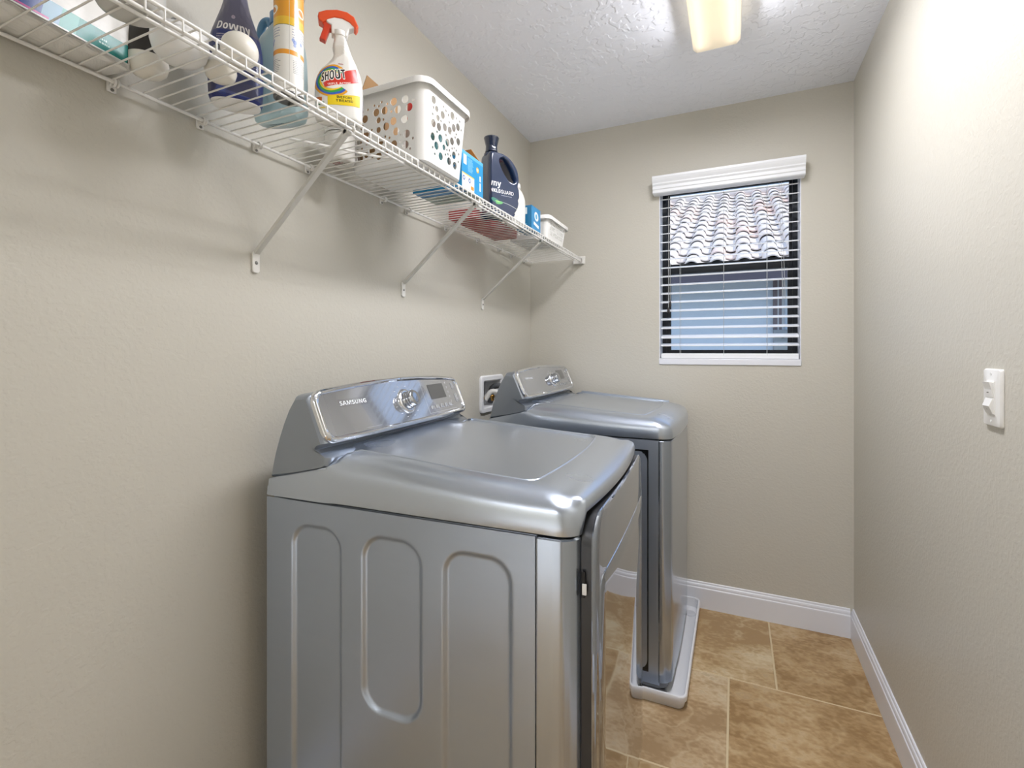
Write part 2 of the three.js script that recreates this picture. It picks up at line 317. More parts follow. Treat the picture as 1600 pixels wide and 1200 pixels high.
for (const [x, where, share] of [[-0.55, 'left', 1.8], [0.65, 'right', 0.45]]) { // added fill light panels in the unseen passage, shining in through the doorway
  const t = thing('added_fill_panel', `added unseen fill light panel in the passage behind the doorway, ${where} one of two`, 'ceiling light', [x, RH, 4.25]);
  mesh('fill_light_frame', merge([box(-0.33, 0.33, -0.03, -0.001, -0.63, -0.60, 0.003), box(-0.33, 0.33, -0.03, -0.001, 0.60, 0.63, 0.003), box(-0.33, -0.30, -0.03, -0.001, -0.6, 0.6, 0.003), box(0.30, 0.33, -0.03, -0.001, -0.6, 0.6, 0.003)]), M.white, t);
  mesh('fill_light_diffuser', box(-0.302, 0.302, -0.024, -0.018, -0.602, 0.602), std('#fffaf0', 0.6, { emissive: new THREE.Color('#fff6ea'), emissiveIntensity: 2 * share }), t);
  const l = new THREE.RectAreaLight('#edf2ff', FILL_POWER * share, 0.58, 1.18); l.position.set(x, RH - 0.032, 4.25); l.lookAt(x, 0, 4.25); scene.add(l);
}
// ------------------------------------------------------------------ washer and dryer
const brushed = dataTex(256, (u, v) => 0.27 + 0.03 * fbm(u, v, 5, 5, 3, 305), {});
const brushedSide = dataTex(256, (u, v) => 0.36 + 0.20 * (fbm(u, v, 5, 5, 4, 311) - 0.5) + 0.08 * (fbm(u, v, 8, 120, 2, 315) - 0.5));
const STEEL = '#c6cfdc';
const steelTop = phys(STEEL, 1, { metalness: 0.9, roughnessMap: brushed, clearcoat: 0.25, clearcoatRoughness: 0.12 });
const steelSide = phys('#adb7c6', 1, { metalness: 0.85, roughnessMap: brushedSide, clearcoat: 0.12, clearcoatRoughness: 0.3 });
const steelFront = phys('#b4bdca', 0.24, { metalness: 0.9, clearcoat: 0.3, clearcoatRoughness: 0.1 });
const steelDoor = phys('#a6aebb', 0.05, { metalness: 0.92, clearcoat: 0.5, clearcoatRoughness: 0.03 });
const housing = phys('#989fa8', 0.34, { metalness: 0.75, clearcoat: 0.2, clearcoatRoughness: 0.2 });
const panelFace = phys('#b2b4b8', 0.1, { metalness: 0.72, clearcoat: 1, clearcoatRoughness: 0.02 });
const displayGlass = phys('#4c4e52', 0.06, { metalness: 0.3, clearcoat: 1, clearcoatRoughness: 0.02 });
const buttonMat = phys('#c9cbce', 0.16, { metalness: 0.7 });
const printMat = (draw, w = 1024, h = 256) => phys('#ffffff', 0.3, { map: canvasTex(w, h, draw), transparent: true });

function makeMachine({ name, label, category, pos, turn, washer }) {
  const m = thing(name, label, category, pos, turn);
  const W = 0.688, hw = W / 2, D = 0.735, seamY = 0.925, foot = 0.03, split = washer ? 0.700 : 0.657;
  // --- cabinet
  mesh('cabinet', metreUV(box(0.004, split, foot, seamY - 0.004, -hw + 0.014, hw - 0.014, 0.004), 0, 1), steelSide, m);
  // embossed side panel, near side
  const sdf = (x, y, [x0, x1, y0, y1, r]) => { const qx = Math.abs(x - (x0 + x1) / 2) - (x1 - x0) / 2 + r, qy = Math.abs(y - (y0 + y1) / 2) - (y1 - y0) / 2 + r; return Math.min(Math.max(qx, qy), 0) + Math.hypot(Math.max(qx, 0), Math.max(qy, 0)) - r; };
  const pockets = washer ? [[0.07, 0.20, 0.10, 0.872, 0.05], [0.30, 0.43, 0.10, 0.872, 0.05]]
    : [[0.080, 0.212, 0.10, 0.868, 0.045], [0.274, 0.414, 0.508, 0.870, 0.048], [0.469, 0.608, 0.10, 0.868, 0.045]];
  const side = (s, pk, res) => surf(Math.round(split / res), Math.round((seamY - foot) / res), (u, v) => {
    const x = u * split, y = foot + v * (seamY - 0.0035 - foot); let d = 0;
    for (const p of pk) { const q = sdf(x, y, p); d = Math.max(d, smooth(0.005, -0.005, q)); }
    return [s > 0 ? x : split - x, y, s * (hw - 0.0065 * d), x, y];
  });
  mesh('side_panel', side(1, pockets, washer ? 0.006 : 0.0033), steelSide, m);
  mesh('side_panel', side(-1, pockets, 0.008), steelSide, m);
  if (washer) mesh('side_recess', surf(40, 120, (u, v) => {      // deep slot pressed into the side near the front, shade painted black
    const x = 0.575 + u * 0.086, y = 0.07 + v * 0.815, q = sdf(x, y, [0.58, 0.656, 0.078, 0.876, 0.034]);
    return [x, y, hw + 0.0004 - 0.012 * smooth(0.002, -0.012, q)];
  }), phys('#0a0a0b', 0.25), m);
  // --- wrap-round front frame with rounded corners
  const fo = rrect(split + 0.0016, D + (washer ? 0.004 : 0), -hw, hw, [0.042, 0.042, 0.001, 0.001], { k: 10, bow: washer ? 0.008 : 0 });
  const y0f = washer ? 0.036 : foot;
  mesh('front_frame', loft([[-0.004, y0f], [0, y0f + 0.004], [0, seamY - 0.007], [-0.003, seamY - 0.004]].map(([o, y]) => fo.map(([x, z]) => V(x + Math.sign(x - 0.7) * o, y, z * (1 + o / hw)))), { crease: 0.6 }), steelFront, m);
  if (washer) mesh('toe_skirt', loft([0.010, 0.05].map((y) => rrect(0.02, D - 0.010, -hw + 0.015, hw - 0.015, [0.04, 0.04, 0.004, 0.004], { k: 8 }).map(([x, z]) => V(x, y, z)))), phys('#707276', 0.35, { metalness: 0.5 }), m);
  for (const [x, z] of [[0.06, hw - 0.06], [0.06, -hw + 0.06], [D - 0.09, hw - 0.06], [D - 0.09, -hw + 0.06]])
    mesh('foot', lathe([[0.0005, 0], [0.022, 0], [0.024, 0.006], [0.012, 0.012], [0.012, washer ? 0.02 : 0.034], [0.0005, washer ? 0.02 : 0.034]], 20).translate(x, 0, z), M.black, m);
  // --- top: rolled edges, raised border, flat centre
  const yTop = (x) => lerp(1.034, 1.0, smooth(0.12, 0.66, x) * 0.55 + 0.45 * clamp((x - 0.12) / 0.54));
  const frontBow = 0.022, xF = D + 0.004;
  const lowY = (x, z) => seamY + 0.040 * (washer ? 0 : smooth(0.322, 0.306, Math.abs(z)) * smooth(0.700, 0.722, x));
  const capRing = (si, fi, bi, h, drop = 0) => {
    const cr = Math.max(0.044 - si * 0.3, 0.008);
    return rrect(0.0 + bi, xF - fi, -hw + si, hw - si, [cr, cr, 0.003, 0.003], { k: 10, front: 40, side: 26, bow: frontBow }).map(([x, z]) => {
      const crown = 0.006 * (1 - (z / hw) ** 2), w = si < 0.08 ? smooth(0.205, 0.168, x) : 0, y = lerp(lerp(lowY(x, z), yTop(x) + crown, h), lerp(seamY, lerp(0.9605, 0.998, x / 0.165), Math.min(h * 1.2, 1)), w) - drop;
      return V(x, y, lerp(z, Math.sign(z) * (hw - 0.004 * h), w * (Math.abs(z) > hw - 0.08 ? 1 : 0)));
    });
  };
  const rings = [capRing(0.004, 0.004, 0.004, 0), capRing(0, 0, 0, 0.03)];
  rings.push(capRing(0, 0.001, 0, 0.3), capRing(0.0005, 0.003, 0, 0.42));
  for (let i = 1; i <= 9; i++) { const a = (i / 9) * Math.PI / 2; rings.push(capRing(0.0005 + 0.060 * (1 - Math.cos(a)), 0.003 + 0.098 * (1 - Math.cos(a)), 0.002, 0.42 + 0.58 * Math.sin(a))); }
  rings.push(capRing(0.0632, 0.1035, 0.004, 1, -0.0001), capRing(0.0638, 0.1043, 0.004, 1, -0.0004), capRing(0.0652, 0.106, 0.005, 1, -0.0020), capRing(0.0668, 0.1078, 0.006, 1, -0.0018), capRing(0.0690, 0.1100, 0.008, 1, 0.0034), capRing(0.0698, 0.1108, 0.008, 1, 0.0040), capRing(0.072, 0.113, 0.009, 1, 0.004), capRing(0.076, 0.117, 0.009, 1, 0.004));
  for (const q of [0.12, 0.18, 0.25, 0.30, 0.325]) rings.push(capRing(q, 0.113 + (q - 0.072) * 0.9, 0.009 + (q - 0.072) * 0.9, 1, 0.004 - (q - 0.07) * 0.004));
  const top = loft(rings, { cap0: false, crease: null });
  mesh('top_panel', metreUV(top, 0, 2), washer ? steelTop.clone() : steelTop, m);
  // --- console: housing, trim ring, face
  const bowX = (z) => 0.012 * (1 - (z / hw) ** 2), Bx = 0.166, By = 1.052, U = V(-0.405, 0.914, 0), N = V(0.914, 0.405, 0);
  const vTop = (z) => 0.121 + 0.020 * (1 - (z / hw) ** 2);
  const face = (z, v, out = 0) => V(Bx + bowX(z) + U.x * v + N.x * out, By + U.y * v + N.y * out, z);
  const prof = (z, k) => {   // side profile of the console at width z, shrunk by k at the rounded ends
    const b = bowX(z), vt = vTop(z), t = face(z, vt - 0.004, -0.006), f0 = face(z, 0.002, -0.006), P = [
      [0.0, 0.962], [0.006, 0.990], [0.014, 1.02], [0.028, 1.06], [0.042, 1.095], [0.058, 1.128], [0.078, 1.150 + (vt - 0.111) * 0.6], [0.098, t.y + 0.0005],
      [t.x - 0.008, t.y + 0.002], [t.x, t.y], [lerp(t.x, f0.x, 0.5), lerp(t.y, f0.y, 0.5)], [f0.x, f0.y],
      [f0.x - 0.014, f0.y - 0.006], [f0.x - 0.020, f0.y - 0.014], [f0.x - 0.013, f0.y - 0.022], [f0.x + 0.004, f0.y - 0.026], [f0.x + 0.012, f0.y - 0.031], [f0.x + 0.013, f0.y - 0.036], [0.172 + b, 1.0], [0.16, 0.994], [0.08, 0.976]];
    const cx = 0.09, cy = 1.05; return P.map(([x, y]) => V(lerp(x, cx, k), lerp(y, cy, k), z));
  };
  const hs = []; const nz = 28;
  for (const [e, k] of [[0, 0.10], [0.004, 0.045], [0.010, 0.015], [0.020, 0]]) hs.push(prof(hw - 0.006 - e, k));
  for (let i = 1; i < nz; i++) hs.push(prof(lerp(hw - 0.026, -hw + 0.026, i / nz), 0));
  for (const [e, k] of [[0.020, 0], [0.010, 0.015], [0.004, 0.045], [0, 0.10]]) hs.push(prof(-hw + 0.006 + e, k));
  mesh('console', loft(hs, { crease: 0.55 }), housing, m);
  // outline of the face in (z, v): arched top, rounded corners
  const outline = (ins, n = 1) => {
    const z1 = hw - 0.012 - ins, r = 0.03 - ins * 0.6, P = [], K = 10;
    const corner = (cz, cv, s) => { for (let i = 0; i <= K; i++) { const a = s + (i / K) * Math.PI / 2; P.push([cz + r * Math.cos(a), cv + r * Math.sin(a)]); } };
    const yt = (z) => vTop(z) - ins, lo = ins;
    corner(z1 - r, lo + r, -Math.PI / 2);
    corner(z1 - r, yt(z1 - r) - r, 0); for (let i = 1; i < 30; i++) { const z = lerp(z1 - r, -z1 + r, i / 30); P.push([z, yt(z)]); } corner(-z1 + r, yt(z1 - r) - r, Math.PI / 2);
    corner(-z1 + r, lo + r, Math.PI); for (let i = 1; i < 30; i++) P.push([lerp(-z1 + r, z1 - r, i / 30), lo]);
    return P;
  };
  const R = (ins, out) => outline(ins).map(([z, v]) => face(z, v, out));
  mesh('console_trim', loft([R(-0.001, -0.009), R(-0.0015, 0.000), R(0.0005, 0.004), R(0.004, 0.006), R(0.0085, 0.0058), R(0.0115, 0.003), R(0.0125, -0.002)], { cap0: false, cap1: false, crease: 0.8 }), M.chrome, m);
  const faceRings = [R(0.0102, 0.0008), R(0.016, 0.0012)]; for (const q of [0.03, 0.045, 0.055]) faceRings.push(R(q, 0.0014));
  // face as a grid clipped to the outline: rows between the lower and the arched edge
  const cp = mesh('control_panel', surf(60, 14, (u, v) => {
    const zl = lerp(hw - 0.0225, -hw + 0.0225, u), e = hw - 0.0225 - Math.abs(zl), rr = 0.022, dip = e < rr ? rr - Math.sqrt(rr * rr - (rr - e) ** 2) : 0;
    const p = face(zl, lerp(0.0102 + dip, vTop(zl) - 0.0102 - dip, v), 0.001); return [p.x, p.y, p.z];
  }), panelFace, m);
  const patch = (z0, z1, v0, v1, out, nu = 24, nv = 6) => surf(nu, nv, (u, v) => { const p = face(lerp(z0, z1, u), lerp(v0, v1, v), out); return [p.x, p.y, p.z]; });
  // lettering and scale marks
  const brandZ = washer ? [0.272, 0.192] : [0.262, 0.165];
  mesh('panel_lettering', patch(brandZ[0], brandZ[1], 0.078, washer ? 0.094 : 0.098, 0.0016), printMat((g, w, h) => {
    g.fillStyle = '#f2f4f6'; g.font = 'bold 150px sans-serif'; g.textAlign = 'center'; g.textBaseline = 'middle';
    const tw = g.measureText('SAMSUNG').width; g.setTransform(w * 0.96 / tw, 0, 0, 1.25, w / 2, h / 2); g.fillText('SAMSUNG', 0, 8);
  }), cp);
  const kz = washer ? -0.035 : 0.005, kv = washer ? 0.066 : 0.068;
  mesh('panel_print', patch(0.30, -0.31, 0.012, 0.125, 0.0013, 40, 8), printMat((g, w, h) => {
    const X = (z) => (0.30 - z) / 0.61 * w, Y = (v) => (0.125 - v) / 0.113 * h, r = rng(washer ? 8 : 4);
    g.fillStyle = 'rgba(240,242,245,0.85)'; g.strokeStyle = 'rgba(240,242,245,0.8)';
    for (let i = 0; i < 12; i++) {        // programme marks round the knob
      const a = (i / 12) * Math.PI * 2 + 0.26, rad = washer ? 0.046 : 0.05, z = kz - rad * Math.sin(a), v = kv + rad * 0.92 * Math.cos(a); if (v < 0.02 || v > 0.118) continue;
      g.fillRect(X(z) - 14 * (z > kz ? 2 : 0), Y(v) - 3, 18 + 12 * r(), 5);
    }
    g.globalAlpha = 0.6; for (let i = 0; i < 9; i++) g.fillRect(X(0.20) + i * 22 + 4 * r(), Y(0.017) - 3, 15, 4); g.globalAlpha = 1;
    g.lineWidth = 2.5;
    const L = -0.092, Rr = washer ? -0.262 : -0.268;
    if (!washer) { g.beginPath(); g.moveTo(X(L), Y(0.112)); g.lineTo(X(L), Y(0.018)); g.lineTo(X(Rr), Y(0.018)); g.stroke(); }
    for (let i = 0; i < 5; i++) { g.fillRect(X(-0.245), Y(0.11 - i * 0.016), 18 + 8 * r(), 3); g.fillRect(X(-0.245), Y(0.106 - i * 0.016), 12 + 8 * r(), 3); }
    if (washer) for (let i = 0; i < 5; i++) g.fillRect(X(-0.10 - i * 0.026), Y(0.050), 16, 3);
  }, 2048, 384), cp);
  mesh('display', patch(washer ? -0.125 : -0.128, washer ? -0.222 : -0.225, 0.060, 0.108, 0.0018), displayGlass, cp);
  for (let i = 0; i < 5; i++) { const z = -0.108 - i * 0.029, rr = rrect(0, 0.022, 0, 0.013, 0.004, { k: 3, front: 3, side: 3 }); mesh('button', loft([[0, 0.0008], [0, 0.0022], [0.001, 0.003]].map(([q, o]) => rr.map(([a, b]) => face(z - lerp(a, 0.011, q / 0.011), 0.028 + lerp(b, 0.0065, q / 0.0065), o)))), buttonMat, cp); }
  for (const [v0, hh] of [[0.082, 0.022], [0.036, 0.030]]) { const rr = rrect(0, 0.018, 0, hh, 0.004, { k: 3, front: 3, side: 3 }); mesh('button', loft([[0, 0.0008], [0, 0.0024], [0.0012, 0.0032]].map(([q, o]) => rr.map(([a, b]) => face(-0.282 - lerp(a, 0.009, q / 0.009), v0 + lerp(b, hh / 2, q / (hh / 2)), o)))), buttonMat, cp); }
  // knob
  const q = new THREE.Matrix4().makeBasis(V(0, 0, 1), N.clone(), U.clone()), kp = face(kz, kv, 0.001), put = (g) => g.applyMatrix4(q).translate(kp.x, kp.y, kp.z);
  const knob = mesh('knob', put(lathe([[0.0005, 0.034], [0.012, 0.0338], [0.0205, 0.0325], [0.0228, 0.030], [0.0235, 0.026], [0.0239, 0.0215], [0.0228, 0.0212], [0.0228, 0.0196], [0.0241, 0.0193], [0.0245, 0.0145], [0.0232, 0.0142], [0.0232, 0.0126], [0.0246, 0.0123], [0.0247, 0.010], [0.0262, 0.008], [0.0262, 0.0], [0.001, 0]], 56)), phys('#b9bcc1', 0.13, { metalness: 1 }), cp);
  mesh('knob_ring', put(lathe([[0.0265, 0.006], [0.030, 0.0062], [0.0335, 0.005], [0.036, 0.003], [0.0372, 0]], 56)), M.chrome, knob);
  return { m, hw, D, xF, frontBow, face };
}

{ // dryer: full-height bowed door on the front
  const { m, hw } = makeMachine({ name: 'clothes_dryer', label: 'grey steel clothes dryer nearest the camera, its door facing right', category: 'dryer', pos: [0.0585, 0, 1.4330], turn: 0.043 });
  const Z = 0.316, Y0 = 0.075, Y1 = 0.958, o = (ins) => rrect(Y0 + ins, Y1 - ins, -Z + ins, Z - ins, [0.055 - ins * 0.4, 0.055 - ins * 0.4, 0.03, 0.03].map((r) => Math.max(r, 0.006)), { k: 8, front: 20, side: 24 });
  const q = (z) => 1 - (z / Z) ** 2, ring = (ins, x) => o(ins).map(([y, z]) => V(x - 0.004 + 0.006 * q(z), y, z));
  const pring = (ins, x) => rrect(Y0 + 0.03 + ins, Y1 - 0.115 - ins, -Z + 0.020 + ins, Z - 0.020 - ins, [0.03, 0.03, 0.02, 0.02].map((r) => Math.max(r - ins * 0.3, 0.004)), { k: 8, front: 20, side: 24 }).map(([y, z]) => V(x - 0.004 + 0.006 * q(z), y, z));
  const door = mesh('door', loft([ring(0.0006, 0.7575), ring(0.0, 0.7595), ring(0.001, 0.7625), ring(0.0035, 0.7645), ring(0.008, 0.7655), ring(0.016, 0.7663), pring(0, 0.7678)], { cap0: true, cap1: false, crease: 0.6 }), steelDoor, m);
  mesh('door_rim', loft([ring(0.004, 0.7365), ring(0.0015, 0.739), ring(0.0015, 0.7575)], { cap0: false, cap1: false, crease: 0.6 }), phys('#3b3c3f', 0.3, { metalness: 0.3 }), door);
  const rr = [pring(0.0004, 0.7660), pring(0.0018, 0.7688), pring(0.004, 0.7698)];
  for (const k of [0.04, 0.08, 0.12, 0.16, 0.2, 0.24, 0.275]) rr.push(pring(k, 0.7698 + 0.003 * smooth(0.02, 0.26, k)));
  mesh('door_panel', loft(rr, { cap0: false, cap1: true, crease: 0.5 }), steelDoor, door);
  const lt = mesh('door_latch', box(0.7365, 0.7435, 0.815, 0.862, 0.3170, 0.3215, 0.0012), M.black, m);
  mesh('latch_bolt', box(0.7385, 0.7465, 0.822, 0.842, 0.3215, 0.3245, 0.001), M.white, lt);
}
{ // washer: lid let into the top
  const { m, hw } = makeMachine({ name: 'washing_machine', label: 'grey steel top-loading washing machine standing in the white drip pan', category: 'washing machine', pos: [0.108, 0.008, 0.384], turn: 0, washer: true });
  const lid = mesh('lid', loft([[0, 1.006, 0], [0.0, 1.0165, 0], [0.004, 1.0195, 1], [0.02, 1.0212, 1], [0.12, 1.0222, 1], [0.2, 1.0222, 1]].map(([ins, y, f]) => rrect(0.235 + ins, 0.735 - ins, -0.272 + ins, 0.272 - ins, [0.03, 0.03, 0.012, 0.012].map((r) => Math.max(r - ins * 0.3, 0.004)), { k: 6, front: 20, side: 24, bow: 0.014 }).map(([x, z]) => V(x, y - 0.026 * clamp((x - 0.235) / 0.5) - 0.030 * smooth(0.62, 0.76, x) + 0.012 * (1 - clamp((x - 0.235) / 0.5)), z)))), steelTop, m);
  mesh('lid_rail', loft([[0, 1.0], [0, 1.026], [0.003, 1.029]].map(([ins, y]) => rrect(0.22 + ins, 0.66 - ins, -0.300 + ins, -0.283 - ins, 0.004, { k: 3, front: 3, side: 12 }).map(([x, z]) => V(x, y - 0.026 * clamp((x - 0.235) / 0.5) + 0.012 * (1 - clamp((x - 0.235) / 0.5)), z)))), steelTop, m);
}
{ // drip pan under the washer
  const x0 = 0.085, x1 = 0.905, z0 = 0.018, z1 = 0.779, t = thing('drip_pan', 'shallow white plastic drip pan on the tiles under the washing machine', 'drip pan', [0.49, 0, 0.4]);
  const R = (o, y, r = 0.028) => rrect(x0 + o, x1 - o, z0 + o, z1 - o, r - o * 0.4, { k: 8, front: 10, side: 10 }).map(([x, z]) => V(x - 0.49, y, z - 0.4));
  mesh('pan_wall', loft([R(0.012, 0.0005), R(0.010, 0.004), R(0.006, 0.024), R(0.0055, 0.030), R(0.0, 0.031), R(-0.001, 0.036), R(0.0, 0.048), R(0.002, 0.0505), R(0.007, 0.0508), R(0.0095, 0.048), R(0.013, 0.008), R(0.018, 0.005), R(0.05, 0.0045), R(0.2, 0.0045), R(0.36, 0.0045)], { crease: 0.6 }), phys('#f0f1f4', 0.35), t);
  mesh('drain_fitting', lathe([[0.0005, 0.012], [0.02, 0.012], [0.024, 0.0085], [0.026, 0.004]], 24).translate(x1 - 0.49 - 0.04, 0, z0 - 0.4 + 0.08), phys('#d9dade', 0.5), t);
}
{ // recessed supply box with valves and a hose
  const t = thing('washer_supply_box', 'white framed washer outlet box with a brass valve in the left wall', 'outlet box', [0, 1.055, 0.49]);
  const fr = (o, x, r) => rrect(0.968 + o, 1.142 - o, 0.372 + o, 0.608 - o, r, { k: 6, front: 4, side: 4 }).map(([y, z]) => V(x, y - 1.055, z - 0.49));
  mesh('box_frame', loft([fr(0, 0.0005, 0.018), fr(0.001, 0.008, 0.018), fr(0.005, 0.011, 0.015), fr(0.022, 0.011, 0.006), fr(0.0275, 0.006, 0.004), fr(0.0285, -0.08, 0.004)], { cap0: false, cap1: true, crease: 0.5 }), phys('#f1f2f3', 0.4), t);
  for (const z of [0.545, 0.44]) {
    const v = mesh('valve', lathe([[0.0005, 0], [0.011, 0], [0.011, 0.014], [0.014, 0.015], [0.014, 0.026], [0.009, 0.028], [0.009, 0.04], [0.0005, 0.04]], 20).translate(-0.022, -0.04, z - 0.49), M.brass, t);
    mesh('valve_handle', rod(V(-0.022, 0.006, z - 0.49 - 0.012), V(-0.022, 0.014, z - 0.49 + 0.014), 0.0045, 10), M.brass, v);
  }
  mesh('hose_elbow', tube([V(-0.022, -0.03, 0.02), V(0.0, 0.006, 0.005), V(0.03, 0.004, -0.008), V(0.055, -0.03, -0.012), V(0.062, -0.11, -0.012), V(0.062, -0.2, -0.012)], 0.0125, 30, 12), phys('#e6e5df', 0.45), t);
  mesh('drain_hose', tube([V(-0.03, -0.05, -0.05), V(-0.02, 0.02, -0.05), V(0.025, 0.03, -0.055), V(0.06, -0.02, -0.06), V(0.064, -0.2, -0.06)], 0.014, 30, 12), phys('#5a5c5f', 0.6), t);
}
// ------------------------------------------------------------------ wire shelf on the left wall
const DECK = 1.7574, SHELF_Z1 = 2.75;
{
  const t = thing('wire_shelf', 'long white coated wire shelf with slanted braces on the left wall', 'wire shelf', [0, 1.745, 1.3]);
  const at = (g) => g.translate(0, -1.745, -1.3), rail = (x, y, r) => at(rod(V(x, y, 0.012), V(x, y, SHELF_Z1), r, 10));
  mesh('rail', rail(0.020, 1.7515, 0.0033), M.wire, t);
  mesh('rail', rail(0.264, 1.7505, 0.0031), M.wire, t);
  mesh('rail', rail(0.3055, 1.7534, 0.0032), M.wire, t);
  mesh('rail', rail(0.3055, 1.7355, 0.0032), M.wire, t);
  const wire = at(tube([V(0.0165, 1.7555, 0), V(0.1, 1.7555, 0), V(0.2, 1.7555, 0), V(0.303, 1.7555, 0), V(0.3078, 1.7538, 0), V(0.3088, 1.7495, 0), V(0.3088, 1.742, 0), V(0.3088, 1.7335, 0)], 0.0016, 34, 6, false, 0.25));
  for (let z = 0.02; z < SHELF_Z1; z += 0.0258) { const m = mesh('cross_wire', wire, M.wire, t); m.position.z = z; }
  for (const z of [2.0524, 1.8872, 1.7515, 1.5951, 1.2902, 1.1555, 0.9, 0.639, 0.4147, 0.2702, 0.10]) {   // wall clips
    const c = mesh('wall_clip', at(merge([box(0.0004, 0.006, 1.738, 1.763, z - 0.008, z + 0.008, 0.002), new THREE.TorusGeometry(0.0062, 0.0024, 8, 18).translate(0.019, 1.7515, z - 0.002), new THREE.TorusGeometry(0.0062, 0.0024, 8, 18).translate(0.019, 1.7515, z + 0.003), box(0.005, 0.016, 1.7475, 1.755, z - 0.006, z + 0.006, 0.002)])), M.wire, t);
    mesh('screw', at(rod(V(0.005, 1.742, z), V(0.0072, 1.742, z), 0.003, 10)), M.screw, c);
  }
  for (const z of [2.33, 1.7515, 1.1727, 0.5832]) {      // slanted braces
    const a = V(0.006, 1.494, z), b = V(0.2925, 1.7355, z), d = b.clone().sub(a), len = d.length(), ang = Math.atan2(d.y, d.x);
    const u = polyShape([[-0.0065, -0.004], [-0.0065, 0.004], [-0.0055, 0.004], [-0.0055, -0.003], [0.0055, -0.003], [0.0055, 0.004], [0.0065, 0.004], [0.0065, -0.004]]);
    const br = mesh('brace', at(extrude(u, len).rotateY(Math.PI / 2).rotateX(0).applyMatrix4(new THREE.Matrix4().makeRotationZ(ang)).translate(a.x, a.y, a.z)), M.bracket, t);
    mesh('brace_hook', at(merge([tube([V(0.286, 1.730, z), V(0.298, 1.741, z), V(0.3055, 1.7415, z), V(0.311, 1.7365, z), V(0.3085, 1.730, z)], 0.003, 14, 8), box(0.2835, 0.2985, 1.7265, 1.741, z - 0.0065, z + 0.0065, 0.002)])), M.bracket, br);
    const plate = extrude(polyShape([[-0.0085, 0.002], [-0.0085, 0.044], [-0.005, 0.0475], [0.005, 0.0475], [0.0085, 0.044], [0.0085, 0.002], [0.005, -0.0015], [-0.005, -0.0015]]), 0.0035, 0.001, 2).rotateY(Math.PI / 2).translate(0.0015, 1.449, z);
    const pm = mesh('brace_foot', at(plate), M.wire, br);
    mesh('screw', at(lathe([[0.0005, 0.0024], [0.002, 0.0022], [0.0042, 0.0006], [0.0044, 0]], 16).rotateZ(-Math.PI / 2).translate(0.006, 1.470, z)), M.screw, pm);
  }
  const eb = mesh('end_bracket', at(merge([box(0.255, 0.322, 1.728, 1.770, 0.0006, 0.005, 0.002), box(0.262, 0.316, 1.726, 1.7315, 0.004, 0.028, 0.002), box(0.3105, 0.3165, 1.726, 1.765, 0.004, 0.028, 0.002), box(0.262, 0.266, 1.726, 1.748, 0.004, 0.028, 0.0015)])), M.wire, t);
  mesh('screw', at(rod(V(0.275, 1.757, 0.004), V(0.275, 1.757, 0.007), 0.0035, 12)), M.screw, eb);
}
// ------------------------------------------------------------------ things on the shelf
const plastic = (c, r = 0.32, o = {}) => phys(c, r, { clearcoat: 0.35, clearcoatRoughness: 0.2, ...o });
const FRONT = [Math.PI * 0.93, Math.PI * 0.07];
const whitePlastic = plastic('#f0efeb', 0.35), cream = plastic('#ece7da', 0.4);
const printed = (w, h, draw, o = {}) => phys('#ffffff', 0.35, { map: canvasTex(w, h, draw), clearcoat: 0.3, clearcoatRoughness: 0.2, ...o });
function scribble(g, x, y, w, rows, step, color, r, hgt = 3) { g.fillStyle = color; for (let i = 0; i < rows; i++) { let u = 0; while (u < w * (0.72 + 0.28 * r())) { const l = 4 + 14 * r(); g.fillRect(x + u, y + i * step, l, hgt); u += l + 4; } } }

{ // plastic-wrapped paper pack against the wall at the far left
  const t = thing('paper_towel_pack', 'white plastic wrapped paper pack with a blue and teal band, leftmost against the wall', 'paper pack', [0.058, DECK, 2.205], 0.16);
  const S = [[0, 0.004], [0.002, 0.001], [0.012, 0], [0.16, 0.001], [0.172, 0.006], [0.178, 0.02]], R = (y, o) => rrect(-0.048 + o, 0.046 - o, -0.145 + o, 0.145 - o, 0.012, { k: 5, front: 20, side: 8 }).map(([x, z], i) => V(x + 0.0016 * Math.sin(i * 1.9 + y * 40), y, z));
  mesh('wrapper', loft(S.map(([y, o]) => R(y, o)), { crease: 0.8 }), phys('#f1efe8', 0.42, { bumpMap: withRepeat(grain, 3), bumpScale: 0.002, clearcoat: 0.4, clearcoatRoughness: 0.25 }), t);
  mesh('printed_band', surf(30, 4, (u, v) => [0.0484, lerp(0.004, 0.038, v), lerp(0.105, -0.132, u)]), printed(1024, 128, (g, w, h) => {
    const gr = ['#b5642a', '#c8762c', '#d0822f', '#12409a', '#0f3f96', '#7fb0c9', '#5fb0a6', '#128c84', '#0f8880', '#0f8880']; gr.forEach((c, i) => { g.fillStyle = c; g.beginPath(); g.moveTo(i * w / 10 - 20, 0); g.lineTo((i + 1) * w / 10 + 20, 0); g.lineTo((i + 1) * w / 10 - 10, h); g.lineTo(i * w / 10 - 50, h); g.fill(); });
    g.fillStyle = '#d0509a'; g.fillRect(w * 0.30, h * 0.82, w * 0.2, 12); g.fillStyle = '#f2f2ee'; g.fillRect(0, h * 0.93, w, 10);
    scribble(g, w * 0.80, h * 0.38, 70, 2, 24, '#d8f0ec', rng(3), 12);
  }), t);
}
